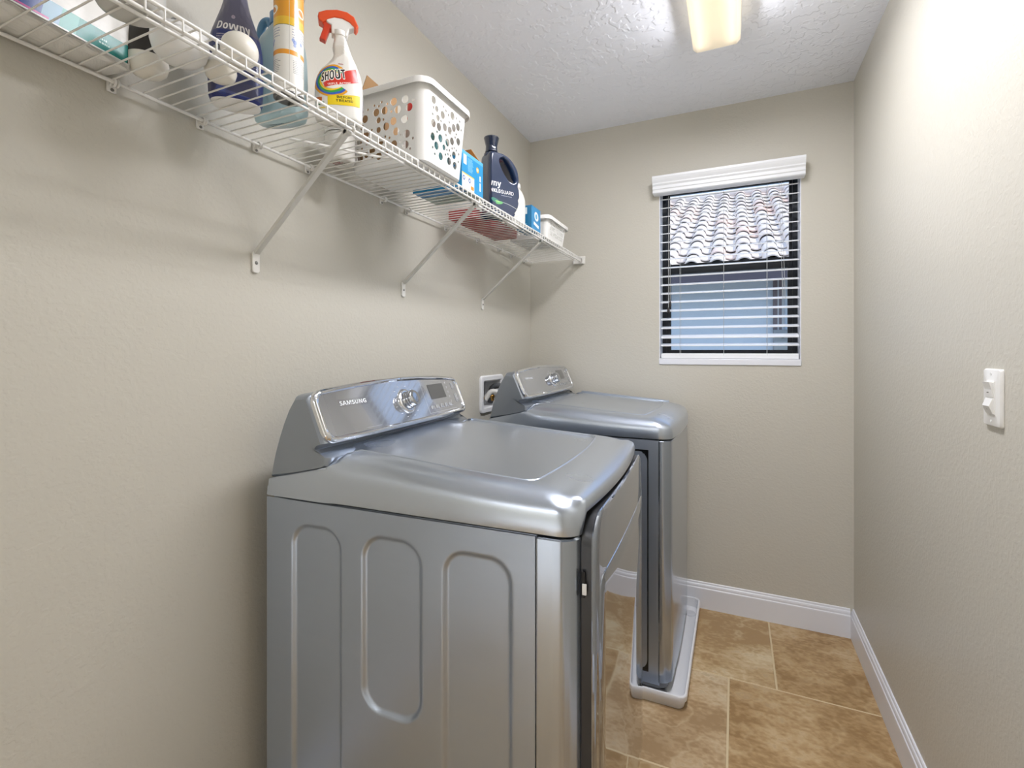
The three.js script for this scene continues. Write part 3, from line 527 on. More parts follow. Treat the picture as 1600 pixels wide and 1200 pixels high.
{ // round canister at the front rail
  const t = thing('round_canister', 'white round canister with a grey rounded base beside the front rail', 'canister', [0.243, DECK, 2.147]);
  mesh('canister_body', lathe([[0.0005, 0.001], [0.030, 0.0], [0.038, 0.003], [0.043, 0.012], [0.0445, 0.03], [0.0445, 0.10], [0.042, 0.108], [0.0005, 0.108]], 48), plastic('#c9c8c2', 0.35), t);
  mesh('canister_lid', lathe([[0.0005, 0.126], [0.040, 0.126], [0.0455, 0.121], [0.0462, 0.106], [0.044, 0.106]], 48), whitePlastic, t);
}
// lamps: flood bulbs standing on their faces, one globe lying down
function floodBulb(label, x, z, R, h, bodyMat, domeMat, wide = 0.46) {
  const t = thing('flood_bulb', label, 'light bulb', [x, DECK, z], 0, undefined);
  mesh('bulb_lens', lathe([[0.0005, 0], [R * 0.35, 0.001], [R * 0.68, R * 0.12], [R * 0.9, R * 0.34], [R, R * 0.72], [R * 0.97, R * 1.0], [R * 0.94, R * 1.02]], 48), domeMat, t);
  mesh('bulb_body', lathe([[R * 0.985, R * 0.98], [R * 0.96, R * 1.15], [R * lerp(0.96, wide, 0.5), h * 0.62], [R * wide, h * 0.78], [0.014, h * 0.8], [0.0005, h * 0.8]], 48), bodyMat, t);
  const b = mesh('screw_base', lathe([[0.0132, h * 0.79], ...Array.from({ length: 14 }, (_, i) => [0.0132 - (i % 2) * 0.0014, h * 0.80 + i * h * 0.011]), [0.010, h * 0.965], [0.0005, h * 0.97]], 28), std('#b9bbbd', 0.3, { metalness: 1 }), t);
  mesh('base_contact', lathe([[0.0005, h], [0.004, h * 0.995], [0.005, h * 0.966]], 16), std('#8d8d8a', 0.4, { metalness: 1 }), b);
}
floodBulb('white flood bulb with a dark body standing face down beside the paper pack', 0.082, 2.034, 0.033, 0.118, phys('#2c2925', 0.35, { metalness: 0.3 }), cream, 0.86);
floodBulb('wide all-white flood bulb standing face down, largest of the bulbs on the shelf', 0.180, 2.036, 0.044, 0.078, whitePlastic, whitePlastic);
floodBulb('small white flood bulb face down, nearest the dark fabric softener bottle', 0.188, 1.968, 0.027, 0.066, whitePlastic, cream);
{
  const t = thing('globe_bulb', 'cream globe light bulb lying against the front rail with its metal base showing', 'light bulb', [0.262, DECK + 0.0305, 1.984]);
  t.scale.setScalar(0.9);
  const turn = (g) => g.rotateZ(0.95).rotateY(-0.7);
  mesh('bulb_glass', turn(lathe([[0.0005, -0.034], [0.012, -0.0325], [0.024, -0.0245], [0.032, -0.011], [0.0335, 0.001], [0.031, 0.014], [0.024, 0.028], [0.017, 0.04], [0.0142, 0.047]], 44)), cream, t);
  mesh('screw_base', turn(lathe([[0.0142, 0.046], ...Array.from({ length: 12 }, (_, i) => [0.0136 - (i % 2) * 0.0014, 0.048 + i * 0.002]), [0.008, 0.075], [0.0005, 0.077]], 28)), std('#c5c7c9', 0.22, { metalness: 1 }), t);
}
{ // scent bead bottle in a dark shrink sleeve
  const t = thing('scent_bead_bottle', 'dark navy tapered laundry bottle with white lettering on a white base', 'laundry bottle', [0.128, DECK, 1.893], 0.86);
  const S = spline([[0.003, -0.045, 0.045, 0.031], [0.012, -0.0485, 0.0485, 0.034], [0.05, -0.050, 0.050, 0.036], [0.10, -0.0495, 0.0495, 0.036], [0.135, -0.045, 0.045, 0.034], [0.165, -0.036, 0.036, 0.030, 2.2], [0.195, -0.0265, 0.0265, 0.025, 2], [0.225, -0.0205, 0.0205, 0.0205, 2], [0.236, -0.0195, 0.0195, 0.0195, 2]]);
  mesh('bottle_sleeve', bottle(S), printed(512, 512, (g, w, h) => {
    g.fillStyle = '#5c5b70'; g.fillRect(0, 0, w, h); const gr = ['#26326e', '#2e3a74', '#3a416f', '#484a6c', '#54556e']; gr.forEach((c, i) => { g.fillStyle = c; g.fillRect(0, h - (5 - i) * h * 0.088 * 1.15 - 0, w, h * 0.11); });
    g.fillStyle = '#1b2870'; g.fillRect(0, h * 0.90, w, h * 0.1); const r = rng(9); for (let i = 0; i < 26; i++) { g.fillStyle = ['#3a57b8', '#22307a', '#7284cc'][i % 3]; g.globalAlpha = 0.35; g.beginPath(); g.ellipse(w * r(), h * (0.7 + 0.28 * r()), 20 + 30 * r(), 8 + 12 * r(), r() * 3, 0, 7); g.fill(); } g.globalAlpha = 1;
  }), t);
  mesh('bottle_label', bottleLabel(S, 0.02, 0.195, Math.PI * 0.9, Math.PI * 0.1), printed(512, 896, (g, w, h) => {
    g.clearRect(0, 0, w, h); g.fillStyle = '#f3f1ee'; g.textAlign = 'center'; g.font = 'bold 118px sans-serif'; g.save(); g.translate(w * 0.47, h * 0.33); g.scale(0.9, 1); g.fillText('Downy', 0, 0); g.restore();
    g.strokeStyle = '#d8c6d4'; g.lineWidth = 5; g.beginPath(); g.arc(w * 0.47, h * 0.17, 17, 0, 7); g.moveTo(w * 0.47 + 8, h * 0.17); g.arc(w * 0.47, h * 0.17, 8, 0, 7); g.stroke();
    const r = rng(21); scribble(g, w * 0.18, h * 0.39, 190, 3, 26, 'rgba(225,220,230,0.6)', r, 12); g.fillStyle = '#e4e6ee'; g.fillRect(w * 0.12, h * 0.80, w * 0.36, 26); scribble(g, w * 0.74, h * 0.5, 80, 9, 30, 'rgba(220,220,235,0.55)', r, 8);
    g.fillStyle = '#c66a9a'; g.globalAlpha = 0.5; g.beginPath(); g.arc(w * 0.6, h * 0.75, 22, 0, 7); g.fill(); g.globalAlpha = 1;
  }, { transparent: true }), t);
  mesh('bottle_base', bottle([[0, -0.040, 0.040, 0.027], [0.0008, -0.044, 0.044, 0.0305], [0.0034, -0.0452, 0.0452, 0.0315]]), whitePlastic, t);
  mesh('bottle_cap', lathe([[0.0005, 0.268], [0.018, 0.268], [0.0215, 0.264], [0.0225, 0.238], [0.0225, 0.234], [0.0195, 0.234]], 36), plastic('#5b5a74', 0.35), t);
}
{ // pale blue translucent jug behind
  const t = thing('pale_blue_jug', 'pale blue translucent jug standing behind the yellow spray can', 'jug', [0.150, DECK, 1.803], 0.22);
  const blue = phys('#cfe4e8', 0.28, { transmission: 0.42, thickness: 0, clearcoat: 0.4 });
  const S = spline([[0, -0.050, 0.050, 0.024], [0.004, -0.057, 0.057, 0.030], [0.02, -0.061, 0.061, 0.033], [0.10, -0.060, 0.060, 0.033], [0.15, -0.057, 0.057, 0.031], [0.185, -0.046, 0.046, 0.027], [0.205, -0.026, 0.026, 0.022, 2], [0.212, -0.019, 0.019, 0.019, 2]]);
  mesh('jug_body', bottle(S), blue, t);
  mesh('jug_handle', tube([V(-0.018, 0.205, 0), V(-0.030, 0.228, 0), V(-0.046, 0.222, 0), V(-0.054, 0.19, 0), V(-0.055, 0.14, 0)], 0.0085, 28, 12), plastic('#6ea6cc', 0.3), t);
  mesh('jug_cap', lathe([[0.0005, 0.24], [0.019, 0.24], [0.0225, 0.236], [0.0225, 0.211], [0.018, 0.211]], 36), plastic('#5f98c6', 0.3), t);
  mesh('base_print', surf(8, 2, (u, v) => [lerp(-0.03, 0.018, u), -0.0004, lerp(-0.012, 0.004, v)]), phys('#ffffff', 0.4, { map: canvasTex(256, 96, (g, w, h) => { g.clearRect(0, 0, w, h); scribble(g, 10, 20, 220, 2, 36, '#26435a', rng(2), 16); }), transparent: true }), t);
}
{ // yellow and white spray can
  const t = thing('spray_can', 'tall yellow and white spray can standing against the front rail', 'spray can', [0.249, DECK, 1.868], 0.85);
  const R = 0.0278;
  mesh('can_body', lathe([[R, 0.006], [R, 0.206]], 64), printed(1024, 1024, (g, w, h) => {
    const Y = (m) => h * (1 - (m - 0.006) / 0.200); g.fillStyle = '#f1efe8'; g.fillRect(0, 0, w, h);
    g.fillStyle = '#efa51c'; g.fillRect(0, 0, w, Y(0.134)); g.fillStyle = '#f4c62e'; g.fillRect(0, Y(0.150), w, Y(0.134) - Y(0.150)); g.fillStyle = '#3a3f2c'; g.fillRect(0, Y(0.1345), w, 5);
    g.fillStyle = '#f0a020'; g.fillRect(0, Y(0.086), w, Y(0.077) - Y(0.086));
    for (let k = 0; k < 3; k++) { const x = k * w / 3 + 16, r = rng(40 + k); g.fillStyle = '#fdf6e4'; g.font = 'bold 74px sans-serif'; g.beginPath(); g.ellipse(x + 130, Y(0.166), 70, 46, 0, 0, 7); g.fill(); g.fillStyle = '#e08a12'; g.beginPath(); g.ellipse(x + 132, Y(0.166), 42, 26, 0.5, 0, 7); g.fill(); scribble(g, x + 20, Y(0.128), 240, 4, 26, '#9aa0b4', r, 9); g.fillStyle = '#5a78c8'; g.globalAlpha = 0.6; for (let i = 0; i < 9; i++) { g.beginPath(); g.arc(x + 30 + 110 * r(), Y(0.104) + 60 * r() - 20, 9 + 14 * r(), 0, 7); g.fill(); } g.globalAlpha = 1; scribble(g, x + 30, Y(0.067), 230, 8, 17, '#8c8c8a', r, 6); g.fillStyle = '#c9c6bb'; g.fillRect(x - 12, 0, 5, h); }
  }, { clearcoat: 0.8, clearcoatRoughness: 0.08 }), t);
  mesh('can_rim', lathe([[0.0005, 0.003], [R - 0.008, 0.0035], [R - 0.004, 0.0], [R + 0.0005, 0.001], [R + 0.0006, 0.006], [R - 0.002, 0.0075]], 48), std('#7b7c7c', 0.3, { metalness: 1 }), t);
  mesh('can_cap', lathe([[0.0005, 0.252], [0.017, 0.251], [0.022, 0.246], [0.0262, 0.216], [0.0282, 0.210], [0.0296, 0.2058], [0.024, 0.2058]], 48), whitePlastic, t);
}
{ // stain remover with trigger
  const t = thing('stain_remover_spray', 'white trigger spray bottle with an orange nozzle and a rainbow label', 'spray bottle', [0.264, DECK, 1.746], 0.77);
  t.scale.setScalar(0.965);
  const S = spline([[0, -0.047, 0.046, 0.022], [0.004, -0.0505, 0.0495, 0.0262], [0.035, -0.0525, 0.051, 0.0275], [0.081, -0.052, 0.051, 0.027], [0.112, -0.0425, 0.0465, 0.0255], [0.137, -0.0215, 0.037, 0.0225], [0.154, -0.0135, 0.029, 0.0195, 2.2], [0.172, -0.0155, 0.0225, 0.018, 2], [0.19, -0.0125, 0.0165, 0.0145, 2], [0.200, -0.0135, 0.0135, 0.0135, 2], [0.206, -0.0135, 0.0135, 0.0135, 2]], 5);
  mesh('bottle_body', bottle(S), plastic('#eceae3', 0.38), t);
  mesh('bottle_label', bottleLabel(S, 0.006, 0.140, Math.PI * 0.95, Math.PI * 0.08, 0.0005, 40, 36), printed(1024, 1344, (g, w, h) => {
    g.clearRect(0, 0, w, h); g.lineWidth = 46; const cx = w * 0.34, cy = h * 0.41;
    [['#e8a21c', 345], ['#2f62c0', 300], ['#37a648', 256], ['#f2d021', 212]].forEach(([c, rr]) => { g.strokeStyle = c; g.beginPath(); g.ellipse(cx, cy, rr, rr * 1.02, 0, 0.55, 5.6); g.stroke(); });
    g.fillStyle = '#f6f4ee'; g.beginPath(); g.ellipse(cx + 50, cy, 180, 190, 0, 0, 7); g.fill();
    g.fillStyle = '#d8321f'; g.beginPath(); g.moveTo(w * 0.20, h * 0.47); g.lineTo(w * 0.62, h * 0.21); g.lineTo(w * 0.88, h * 0.13); g.lineTo(w * 0.90, h * 0.36); g.lineTo(w * 0.24, h * 0.54); g.closePath(); g.fill();
    g.save(); g.translate(w * 0.30, h * 0.505); g.rotate(-0.26); g.fillStyle = '#fbeee8'; g.font = 'bold 62px sans-serif'; g.fillText('TRIPLE ACTING', 0, 0); g.restore();
    g.save(); g.translate(w * 0.15, h * 0.445); g.rotate(-0.28); g.transform(0.70, 0, -0.14, 1.35, 0, 0); g.font = 'bold 215px sans-serif'; g.lineWidth = 30; g.lineJoin = 'round'; g.strokeStyle = '#fbfaf6'; g.strokeText('SHOUT', 0, 0); g.fillStyle = '#141416'; g.fillText('SHOUT', 0, 0); g.restore();
    g.fillStyle = '#b5342c'; g.font = 'bold 46px sans-serif'; g.fillText('stain', w * 0.42, h * 0.12);
    g.fillStyle = '#f2d414'; g.beginPath(); g.moveTo(w * 0.30, h * 0.68); g.lineTo(w * 0.93, h * 0.575); g.lineTo(w * 0.93, h * 0.77); g.lineTo(w * 0.30, h * 0.83); g.closePath(); g.fill();
    g.fillStyle = '#26241c'; g.save(); g.translate(w * 0.47, h * 0.70); g.rotate(-0.12); g.font = 'bold 76px sans-serif'; g.fillText('BEFORE', 0, 0); g.fillText('TREATED', -20, 78); g.restore();
    g.fillStyle = '#c96a1c'; g.fillRect(w * 0.03, h * 0.70, 150, 80); g.fillStyle = '#2c7a44'; g.fillRect(w * 0.05, h * 0.78, 180, 70); g.fillStyle = '#e9d24a'; g.fillRect(w * 0.12, h * 0.85, 260, 50);
  }, { transparent: true }), t);
  mesh('side_print', bottleLabel(S, 0.012, 0.06, Math.PI * 0.09, Math.PI * 0.01, 0.0005, 4, 12), printed(64, 256, (g, w, h) => { g.clearRect(0, 0, w, h); scribble(g, 4, 8, 50, 12, 20, '#5b62a8', rng(6), 8); }, { transparent: true }), t);
  const sc = 0.000351, P = (L) => L.map(([a, b]) => [(a - 345) * sc, (790 - b) * sc]);
  const head = mesh('sprayer_head', extrude(polyShape(P([[304, 214], [384, 214], [398, 170], [440, 146], [420, 118], [370, 104], [320, 106], [262, 132], [276, 152], [302, 162]])), 0.016, 0.003, 4).translate(0, 0, -0.008), whitePlastic, t);
  const orange = plastic('#e2521f', 0.33);
  mesh('sprayer_cover', extrude(polyShape(P([[222, 132], [226, 112], [268, 90], [330, 74], [388, 76], [428, 96], [452, 146], [446, 158], [410, 126], [364, 110], [312, 112], [270, 132], [240, 156], [226, 150]])), 0.020, 0.003, 4).translate(0, 0, -0.010), orange, head);
  mesh('trigger', extrude(polyShape(P([[244, 148], [300, 150], [302, 184], [280, 190], [268, 226], [254, 266], [232, 258], [248, 208], [254, 178]])), 0.011, 0.0025, 3).translate(0, 0, -0.0055), plastic('#d8401a', 0.35), head);
  mesh('neck_collar', lathe([[0.0135, 0.198], [0.0155, 0.1985], [0.0155, 0.209], [0.0135, 0.2095]], 32), whitePlastic, t);
}
{ // jar behind the spray bottle
  const t = thing('white_jar', 'white round jar with red and black print under it, between spray bottle and wall', 'jar', [0.098, DECK, 1.572]);
  mesh('jar_body', lathe([[0.0005, 0.001], [0.033, 0.0], [0.037, 0.003], [0.0385, 0.01], [0.0385, 0.07], [0.035, 0.077], [0.0005, 0.077]], 40), plastic('#dedbd3', 0.4), t);
  mesh('jar_lid', lathe([[0.0005, 0.096], [0.035, 0.096], [0.0395, 0.092], [0.0395, 0.076], [0.036, 0.076]], 40), whitePlastic, t);
  mesh('base_print', new THREE.CircleGeometry(0.026, 28).rotateX(Math.PI / 2).translate(0, -0.0004, 0), printed(192, 192, (g, w, h) => { g.clearRect(0, 0, w, h); const r = rng(11); scribble(g, 40, 52, 110, 2, 26, '#a02a26', r, 14); scribble(g, 40, 104, 110, 2, 24, '#2a2222', r, 12); }, { transparent: true }), t);
}
mesh('loose_cord', tube([V(0.098, DECK + 0.0032, 1.736), V(0.128, DECK + 0.0034, 1.692), V(0.166, DECK + 0.0032, 1.638), V(0.204, DECK + 0.0034, 1.577), V(0.238, DECK + 0.0032, 1.545), V(0.262, DECK + 0.0034, 1.55)], 0.003, 40, 8), phys('#f4f2ec', 0.4));
tag(scene.children[scene.children.length - 1], 'thin white cord lying across the shelf wires in front of the big bin', 'cord');

// bins: four drilled panels, rounded corners, floor and rolled rim
function makeBin(t, wb, db, wt, dt, h, r, holesX, holesZ, mat, th = 0.0022) {
  const panel = (bot, top, holes) => {
    const b = bot / 2 - r, p = top / 2 - r, s = new THREE.Shape(); s.moveTo(-b, 0); s.lineTo(b, 0); s.lineTo(p, h); s.lineTo(-p, h); s.closePath();
    for (const f of holes) s.holes.push(f); return extrude(s, th, 0, 1, 10).translate(0, 0, -th);
  };
  for (const [half0, half1, bot, top, holes, ry] of [[db / 2, dt / 2, wb, wt, holesX, 0], [wb / 2, wt / 2, db, dt, holesZ, Math.PI / 2], [db / 2, dt / 2, wb, wt, holesX, Math.PI], [wb / 2, wt / 2, db, dt, holesZ, -Math.PI / 2]])
    mesh('bin_side', panel(bot, top, holes).rotateX(Math.atan2(half1 - half0, h)).translate(0, 0, half0).rotateY(ry), mat, t);
  for (const [sx, sz, a0] of [[1, 1, 0], [-1, 1, Math.PI / 2], [-1, -1, Math.PI], [1, -1, Math.PI * 1.5]])
    mesh('bin_corner', surf(10, 4, (u, v) => { const a = a0 + u * Math.PI / 2; return [sx * (lerp(wb, wt, v) / 2 - r) + r * Math.cos(a), v * h, sz * (lerp(db, dt, v) / 2 - r) + r * Math.sin(a)]; }), mat, t);
  const R = (o, y, e = 0) => rrect(-wt / 2 - o, wt / 2 + o, -dt / 2 - o, dt / 2 + o, r + o, { k: 8, front: 6, side: 6 }).map(([x, z]) => V(x, y, z));
  mesh('bin_rim', loft([R(-0.0005, h - 0.004), R(0.001, h), R(0.005, h + 0.004), R(0.011, h + 0.0035), R(0.0125, h - 0.001), R(0.0122, h - 0.013), R(0.0105, h - 0.013), R(0.0105, h - 0.002), R(0.004, h)], { cap0: false, cap1: false, crease: 0.7 }), mat, t);
  const B = (o, y) => rrect(-wb / 2 + o, wb / 2 - o, -db / 2 + o, db / 2 - o, r - o * 0.5, { k: 8, front: 6, side: 6 }).map(([x, z]) => V(x, y, z));
  mesh('bin_floor', loft([B(0.004, 0), B(0.0, 0.001), B(0, 0.0035), B(0.003, 0.0035)], { crease: 0.6 }), mat, t);
}
const circle = (x, y, r) => { const p = new THREE.Path(); p.absellipse(x, y, r, r, 0, Math.PI * 2, true); return p; };
function bubbles(w, y0, y1, seed, taper) {
  const r = rng(seed), out = [], placed = [];
  for (const [R, n] of [[0.0105, 60], [0.0078, 60], [0.0036, 220]]) for (let k = 0; k < n; k++) {
    const y = lerp(y0, y1, r()), hw = (w / 2 - 0.008) * (1 + taper * y), x = (r() * 2 - 1) * (hw - R);
    if (placed.every(([a, b, q]) => Math.hypot(a - x, b - y) > q + R + 0.0035)) { placed.push([x, y, R]); out.push(circle(x, y, R)); }
  } return out;
}
{
  const t = thing('perforated_bin', 'large white plastic bin with round holes, tallest container on the shelf', 'storage bin', [0.201, DECK, 1.413]);
  makeBin(t, 0.246, 0.200, 0.274, 0.228, 0.200, 0.028, bubbles(0.206, 0.022, 0.168, 71, 0.55), bubbles(0.160, 0.022, 0.168, 72, 0.7), plastic('#f3f2ee', 0.38, { transmission: 0.06, thickness: 0 }));
}
{
  const t = thing('cardboard_box', 'plain brown cardboard box with a raised flap standing inside the large white bin', 'cardboard box', [0.138, DECK + 0.004, 1.462], 0.1), card = std('#b08c62', 0.85, { bumpMap: withRepeat(grain, 6), bumpScale: 0.0006 });
  mesh('box_body', merge([box(-0.04, 0.04, 0, 0.002, -0.032, 0.032), box(-0.04, -0.038, 0, 0.222, -0.032, 0.032), box(0.038, 0.04, 0, 0.222, -0.032, 0.032), box(-0.04, 0.04, 0, 0.222, -0.032, -0.03), box(-0.04, 0.04, 0, 0.222, 0.03, 0.032)]), card, t);
  mesh('flap', extrude(polyShape([[-0.038, 0], [0.038, 0], [0.034, 0.052], [-0.034, 0.052]]), 0.002).rotateX(-0.5).translate(0, 0.222, -0.031), card, t);
  mesh('flap', extrude(polyShape([[-0.03, 0], [0.03, 0], [0.027, 0.05], [-0.027, 0.05]]), 0.002).rotateX(-0.35).rotateY(-Math.PI / 2).translate(-0.038, 0.222, 0), card, t);
}
{
  const t = thing('red_capped_bottle', 'small red capped bottle seen through the holes of the large white bin', 'bottle', [0.262, DECK + 0.004, 1.462]);
  mesh('bottle_body', lathe([[0.0005, 0], [0.024, 0], [0.026, 0.004], [0.026, 0.11], [0.02, 0.128], [0.0005, 0.128]], 32), plastic('#c9b7ad', 0.4), t);
  mesh('bottle_cap', lathe([[0.0005, 0.172], [0.018, 0.172], [0.021, 0.168], [0.022, 0.127], [0.0005, 0.127]], 32), plastic('#d8281e', 0.35), t);
}
{
  const t = thing('teal_bottle', 'teal bottle seen through the holes of the large white bin', 'bottle', [0.272, DECK + 0.004, 1.365]);
  mesh('bottle_body', bottle(spline([[0, -0.03, 0.03, 0.02], [0.004, -0.034, 0.034, 0.024], [0.10, -0.034, 0.034, 0.024], [0.125, -0.02, 0.02, 0.016], [0.135, -0.012, 0.012, 0.012, 2]])).rotateY(Math.PI / 2), plastic('#4f8f93', 0.35), t);
  mesh('bottle_cap', lathe([[0.0005, 0.16], [0.013, 0.16], [0.0145, 0.157], [0.0145, 0.133], [0.0005, 0.133]], 28), whitePlastic, t);
}
function carton(t, w, h, d, faces, side) {     // six printed faces: +x, -x, +y, -y, +z, -z
  return mesh('carton_body', new RoundedBoxGeometry(w, h, d, 2, 0.0018).translate(0, h / 2, 0), faces, t);
}
const paper = (c) => phys(c, 0.5, { clearcoat: 0.15 });
{ // detergent carton with an open lid
  const t = thing('detergent_carton', 'bright blue cardboard carton with an open brown lid, between the bin and the navy jug', 'carton', [0.215, DECK, 1.217]);
  const front = printed(1024, 768, (g, w, h) => {
    g.fillStyle = '#1f8fc6'; g.fillRect(0, 0, w, h); g.fillStyle = '#59aed8'; g.fillRect(0, 0, w, h * 0.10); g.fillStyle = '#e8eef2'; g.fillRect(w * 0.06, h * 0.10, w * 0.14, h * 0.26); const r = rng(15); scribble(g, w * 0.08, h * 0.14, 100, 6, 26, '#a08f9a', r, 8);
    scribble(g, w * 0.26, h * 0.14, 260, 12, 24, '#a9d6ec', r, 9); g.fillStyle = '#f1b02a'; g.beginPath(); g.arc(w * 0.72, h * 0.30, 62, 0, 7); g.fill(); g.fillStyle = '#fff3c2'; g.beginPath(); g.arc(w * 0.72, h * 0.30, 34, 0, 7); g.fill();
    g.save(); g.translate(w * 0.86, h * 0.86); g.rotate(-Math.PI / 2); g.fillStyle = '#f4f8fa'; g.fillRect(0, -40, 180, 56); g.fillRect(210, -40, 120, 56); g.restore();
    g.fillStyle = '#e6e4d8'; g.fillRect(0, h * 0.62, w * 0.56, h * 0.38); g.fillStyle = '#f3c64a'; g.fillRect(0, h * 0.60, w * 0.56, h * 0.03); for (const x of [0.08, 0.34]) { g.fillStyle = '#3f62a8'; g.beginPath(); g.arc(w * x, h * 0.74, 52, 0, 7); g.fill(); g.fillStyle = '#dfe6f2'; g.beginPath(); g.arc(w * x, h * 0.74, 26, 0, 7); g.fill(); } g.fillStyle = '#e08a2e'; g.fillRect(w * 0.4, h * 0.86, w * 0.14, h * 0.1);
  });
  const under = printed(512, 512, (g, w, h) => { g.fillStyle = '#9aa8a2'; g.fillRect(0, 0, w, h); g.fillStyle = '#3f82b4'; g.fillRect(0, 0, w, h * 0.42); g.fillStyle = '#c98c46'; g.fillRect(w * 0.2, h * 0.4, w * 0.3, 30); const r = rng(18); scribble(g, w * 0.2, h * 0.55, 260, 4, 34, '#4b5551', r, 12); });
  const blue = paper('#2a94c8');
  carton(t, 0.182, 0.114, 0.136, [front, blue, paper('#b98b52'), under, blue, blue]);
  mesh('carton_lid', extrude(polyShape([[-0.066, 0], [0.066, 0], [0.063, 0.085], [-0.063, 0.085]]), 0.002).rotateX(-0.5).rotateY(Math.PI / 2).translate(-0.088, 0.114, 0), std('#b98a50', 0.85), t);
  mesh('carton_flap', extrude(polyShape([[-0.085, 0], [0.085, 0], [0.06, 0.05], [-0.06, 0.05]]), 0.002).rotateX(0.5).translate(0, 0.114, -0.067), std('#b98a50', 0.85), t);
}
{ // fabric softener jug with a handle
  const t = thing('softener_jug', 'glossy navy fabric softener jug with a moulded handle and a green leaf', 'laundry jug', [0.246, DECK + 0.0005, 0.902], 1.02);
  t.scale.setScalar(1.05);
  const sc = 0.000415, P = (L) => L.map(([a, b]) => [(a - 352) * sc, (735 - b) * sc]);
  const navy = plastic('#1d3050', 0.16, { clearcoat: 0.9, clearcoatRoughness: 0.06 });
  const s = new THREE.Shape(), pts = P([[214, 728], [222, 735], [440, 735], [458, 716], [490, 668], [504, 620], [500, 590], [512, 562], [508, 500], [496, 470], [506, 430], [504, 388], [488, 326], [450, 272], [400, 232], [345, 212], [318, 208], [240, 208], [216, 216], [204, 260], [200, 400], [204, 600]]).map((p) => new THREE.Vector2(...p));
  s.moveTo(pts[0].x, pts[0].y); s.splineThru([...pts.slice(1), pts[0]]);
  const hp = new THREE.Path(), hq = P([[312, 268], [336, 258], [372, 276], [416, 330], [446, 390], [452, 428], [432, 440], [396, 426], [352, 380], [322, 326], [308, 290]]).map((p) => new THREE.Vector2(...p)); hp.moveTo(hq[0].x, hq[0].y); hp.splineThru([...hq.slice(1), hq[0]]); s.holes.push(hp);
  const jg = new THREE.ExtrudeGeometry(s, { depth: 0.034, bevelEnabled: true, bevelSize: 0.009, bevelOffset: -0.009, bevelThickness: 0.020, bevelSegments: 8, curveSegments: 60 }); jg.computeBoundingBox(); mesh('jug_body', jg.translate(0, 0.0003 - jg.boundingBox.min.y, -0.017), navy, t);
  mesh('jug_label', surf(10, 8, (u, v) => [lerp(-0.058, 0.060, u), lerp(0.012, 0.135, v), 0.0374]), printed(1024, 1066, (g, w, h) => {
    g.clearRect(0, 0, w, h); g.fillStyle = '#f3f5f8'; g.font = 'bold 250px sans-serif'; g.fillText('Downy', w * 0.34 - g.measureText('Downy').width, h * 0.27); g.font = '150px sans-serif'; const e = w * 0.80 - g.measureText('GUARD').width; g.fillText('GUARD', e, h * 0.45); g.font = 'bold 150px sans-serif'; g.fillText('WRINKLE', e - g.measureText('WRINKLE').width, h * 0.45);
    scribble(g, w * 0.34, h * 0.50, 430, 1, 20, '#aeb8c8', rng(3), 16); g.strokeStyle = '#d8e6e2'; g.lineWidth = 9; g.beginPath(); g.moveTo(w * 0.30, h * 0.70); g.quadraticCurveTo(w * 0.62, h * 0.70, w * 0.96, h * 0.85); g.stroke();
    for (const [x, y, rx, ry, c, ro] of [[0.14, 0.68, 150, 62, '#2f7f6c', 0.3], [0.28, 0.73, 130, 48, '#63b06a', -0.15], [0.22, 0.70, 90, 24, '#9ccf7e', 0.1]]) { g.fillStyle = c; g.beginPath(); g.ellipse(w * x, h * y, rx, ry, ro, 0, 7); g.fill(); }
  }, { transparent: true }), t);
  const cap = mesh('jug_cap', lathe([[0.0005, 0.262], [0.018, 0.2625], [0.024, 0.280], [0.0265, 0.284], [0.0275, 0.281], [0.0205, 0.252], [0.022, 0.236], [0.0245, 0.226], [0.0005, 0.226]], 40).translate((268 - 352) * sc, 0, 0), plastic('#16243c', 0.14, { clearcoat: 1, clearcoatRoughness: 0.05 }), t);
  mesh('cap_collar', lathe([[0.022, 0.216], [0.027, 0.217], [0.0272, 0.225], [0.022, 0.226]], 40).translate((268 - 352) * sc, 0, 0), navy, cap);
}
{ // white bottle past the jug
  const t = thing('white_bottle', 'plain white upright bottle with faint grey print, just right of the navy jug', 'bottle', [0.256, DECK, 0.766], 1.2);
  t.scale.y = 0.94;
  const S = spline([[0, -0.034, 0.034, 0.02], [0.004, -0.038, 0.038, 0.024], [0.12, -0.038, 0.038, 0.024], [0.148, -0.026, 0.026, 0.018], [0.16, -0.014, 0.014, 0.014, 2], [0.166, -0.013, 0.013, 0.013, 2]]);
  mesh('bottle_body', bottle(S), plastic('#eae6da', 0.4), t);
  mesh('bottle_label', bottleLabel(S, 0.012, 0.115, Math.PI * 0.92, Math.PI * 0.08), printed(256, 384, (g, w, h) => { g.fillStyle = '#ece9df'; g.fillRect(0, 0, w, h); scribble(g, 20, 30, 210, 14, 24, '#b9b6ab', rng(33), 5); }), t);
  mesh('bottle_cap', lathe([[0.0005, 0.184], [0.0135, 0.184], [0.0155, 0.181], [0.0155, 0.162], [0.0005, 0.162]], 28), whitePlastic, t);
}
{ // flat red carton near the wall
  const t = thing('red_flat_box', 'flat red box lying against the wall, seen through the shelf wires from below', 'box', [0.118, DECK, 0.775]);
  carton(t, 0.108, 0.036, 0.40, [paper('#a03230'), paper('#a03230'), paper('#b8403c'), paper('#a5302c'), paper('#a03230'), paper('#a03230')]);
  mesh('box_label', box(-0.03, 0.035, 0.0362, 0.0368, -0.08, 0.08), paper('#e8e2d8'), t);
}
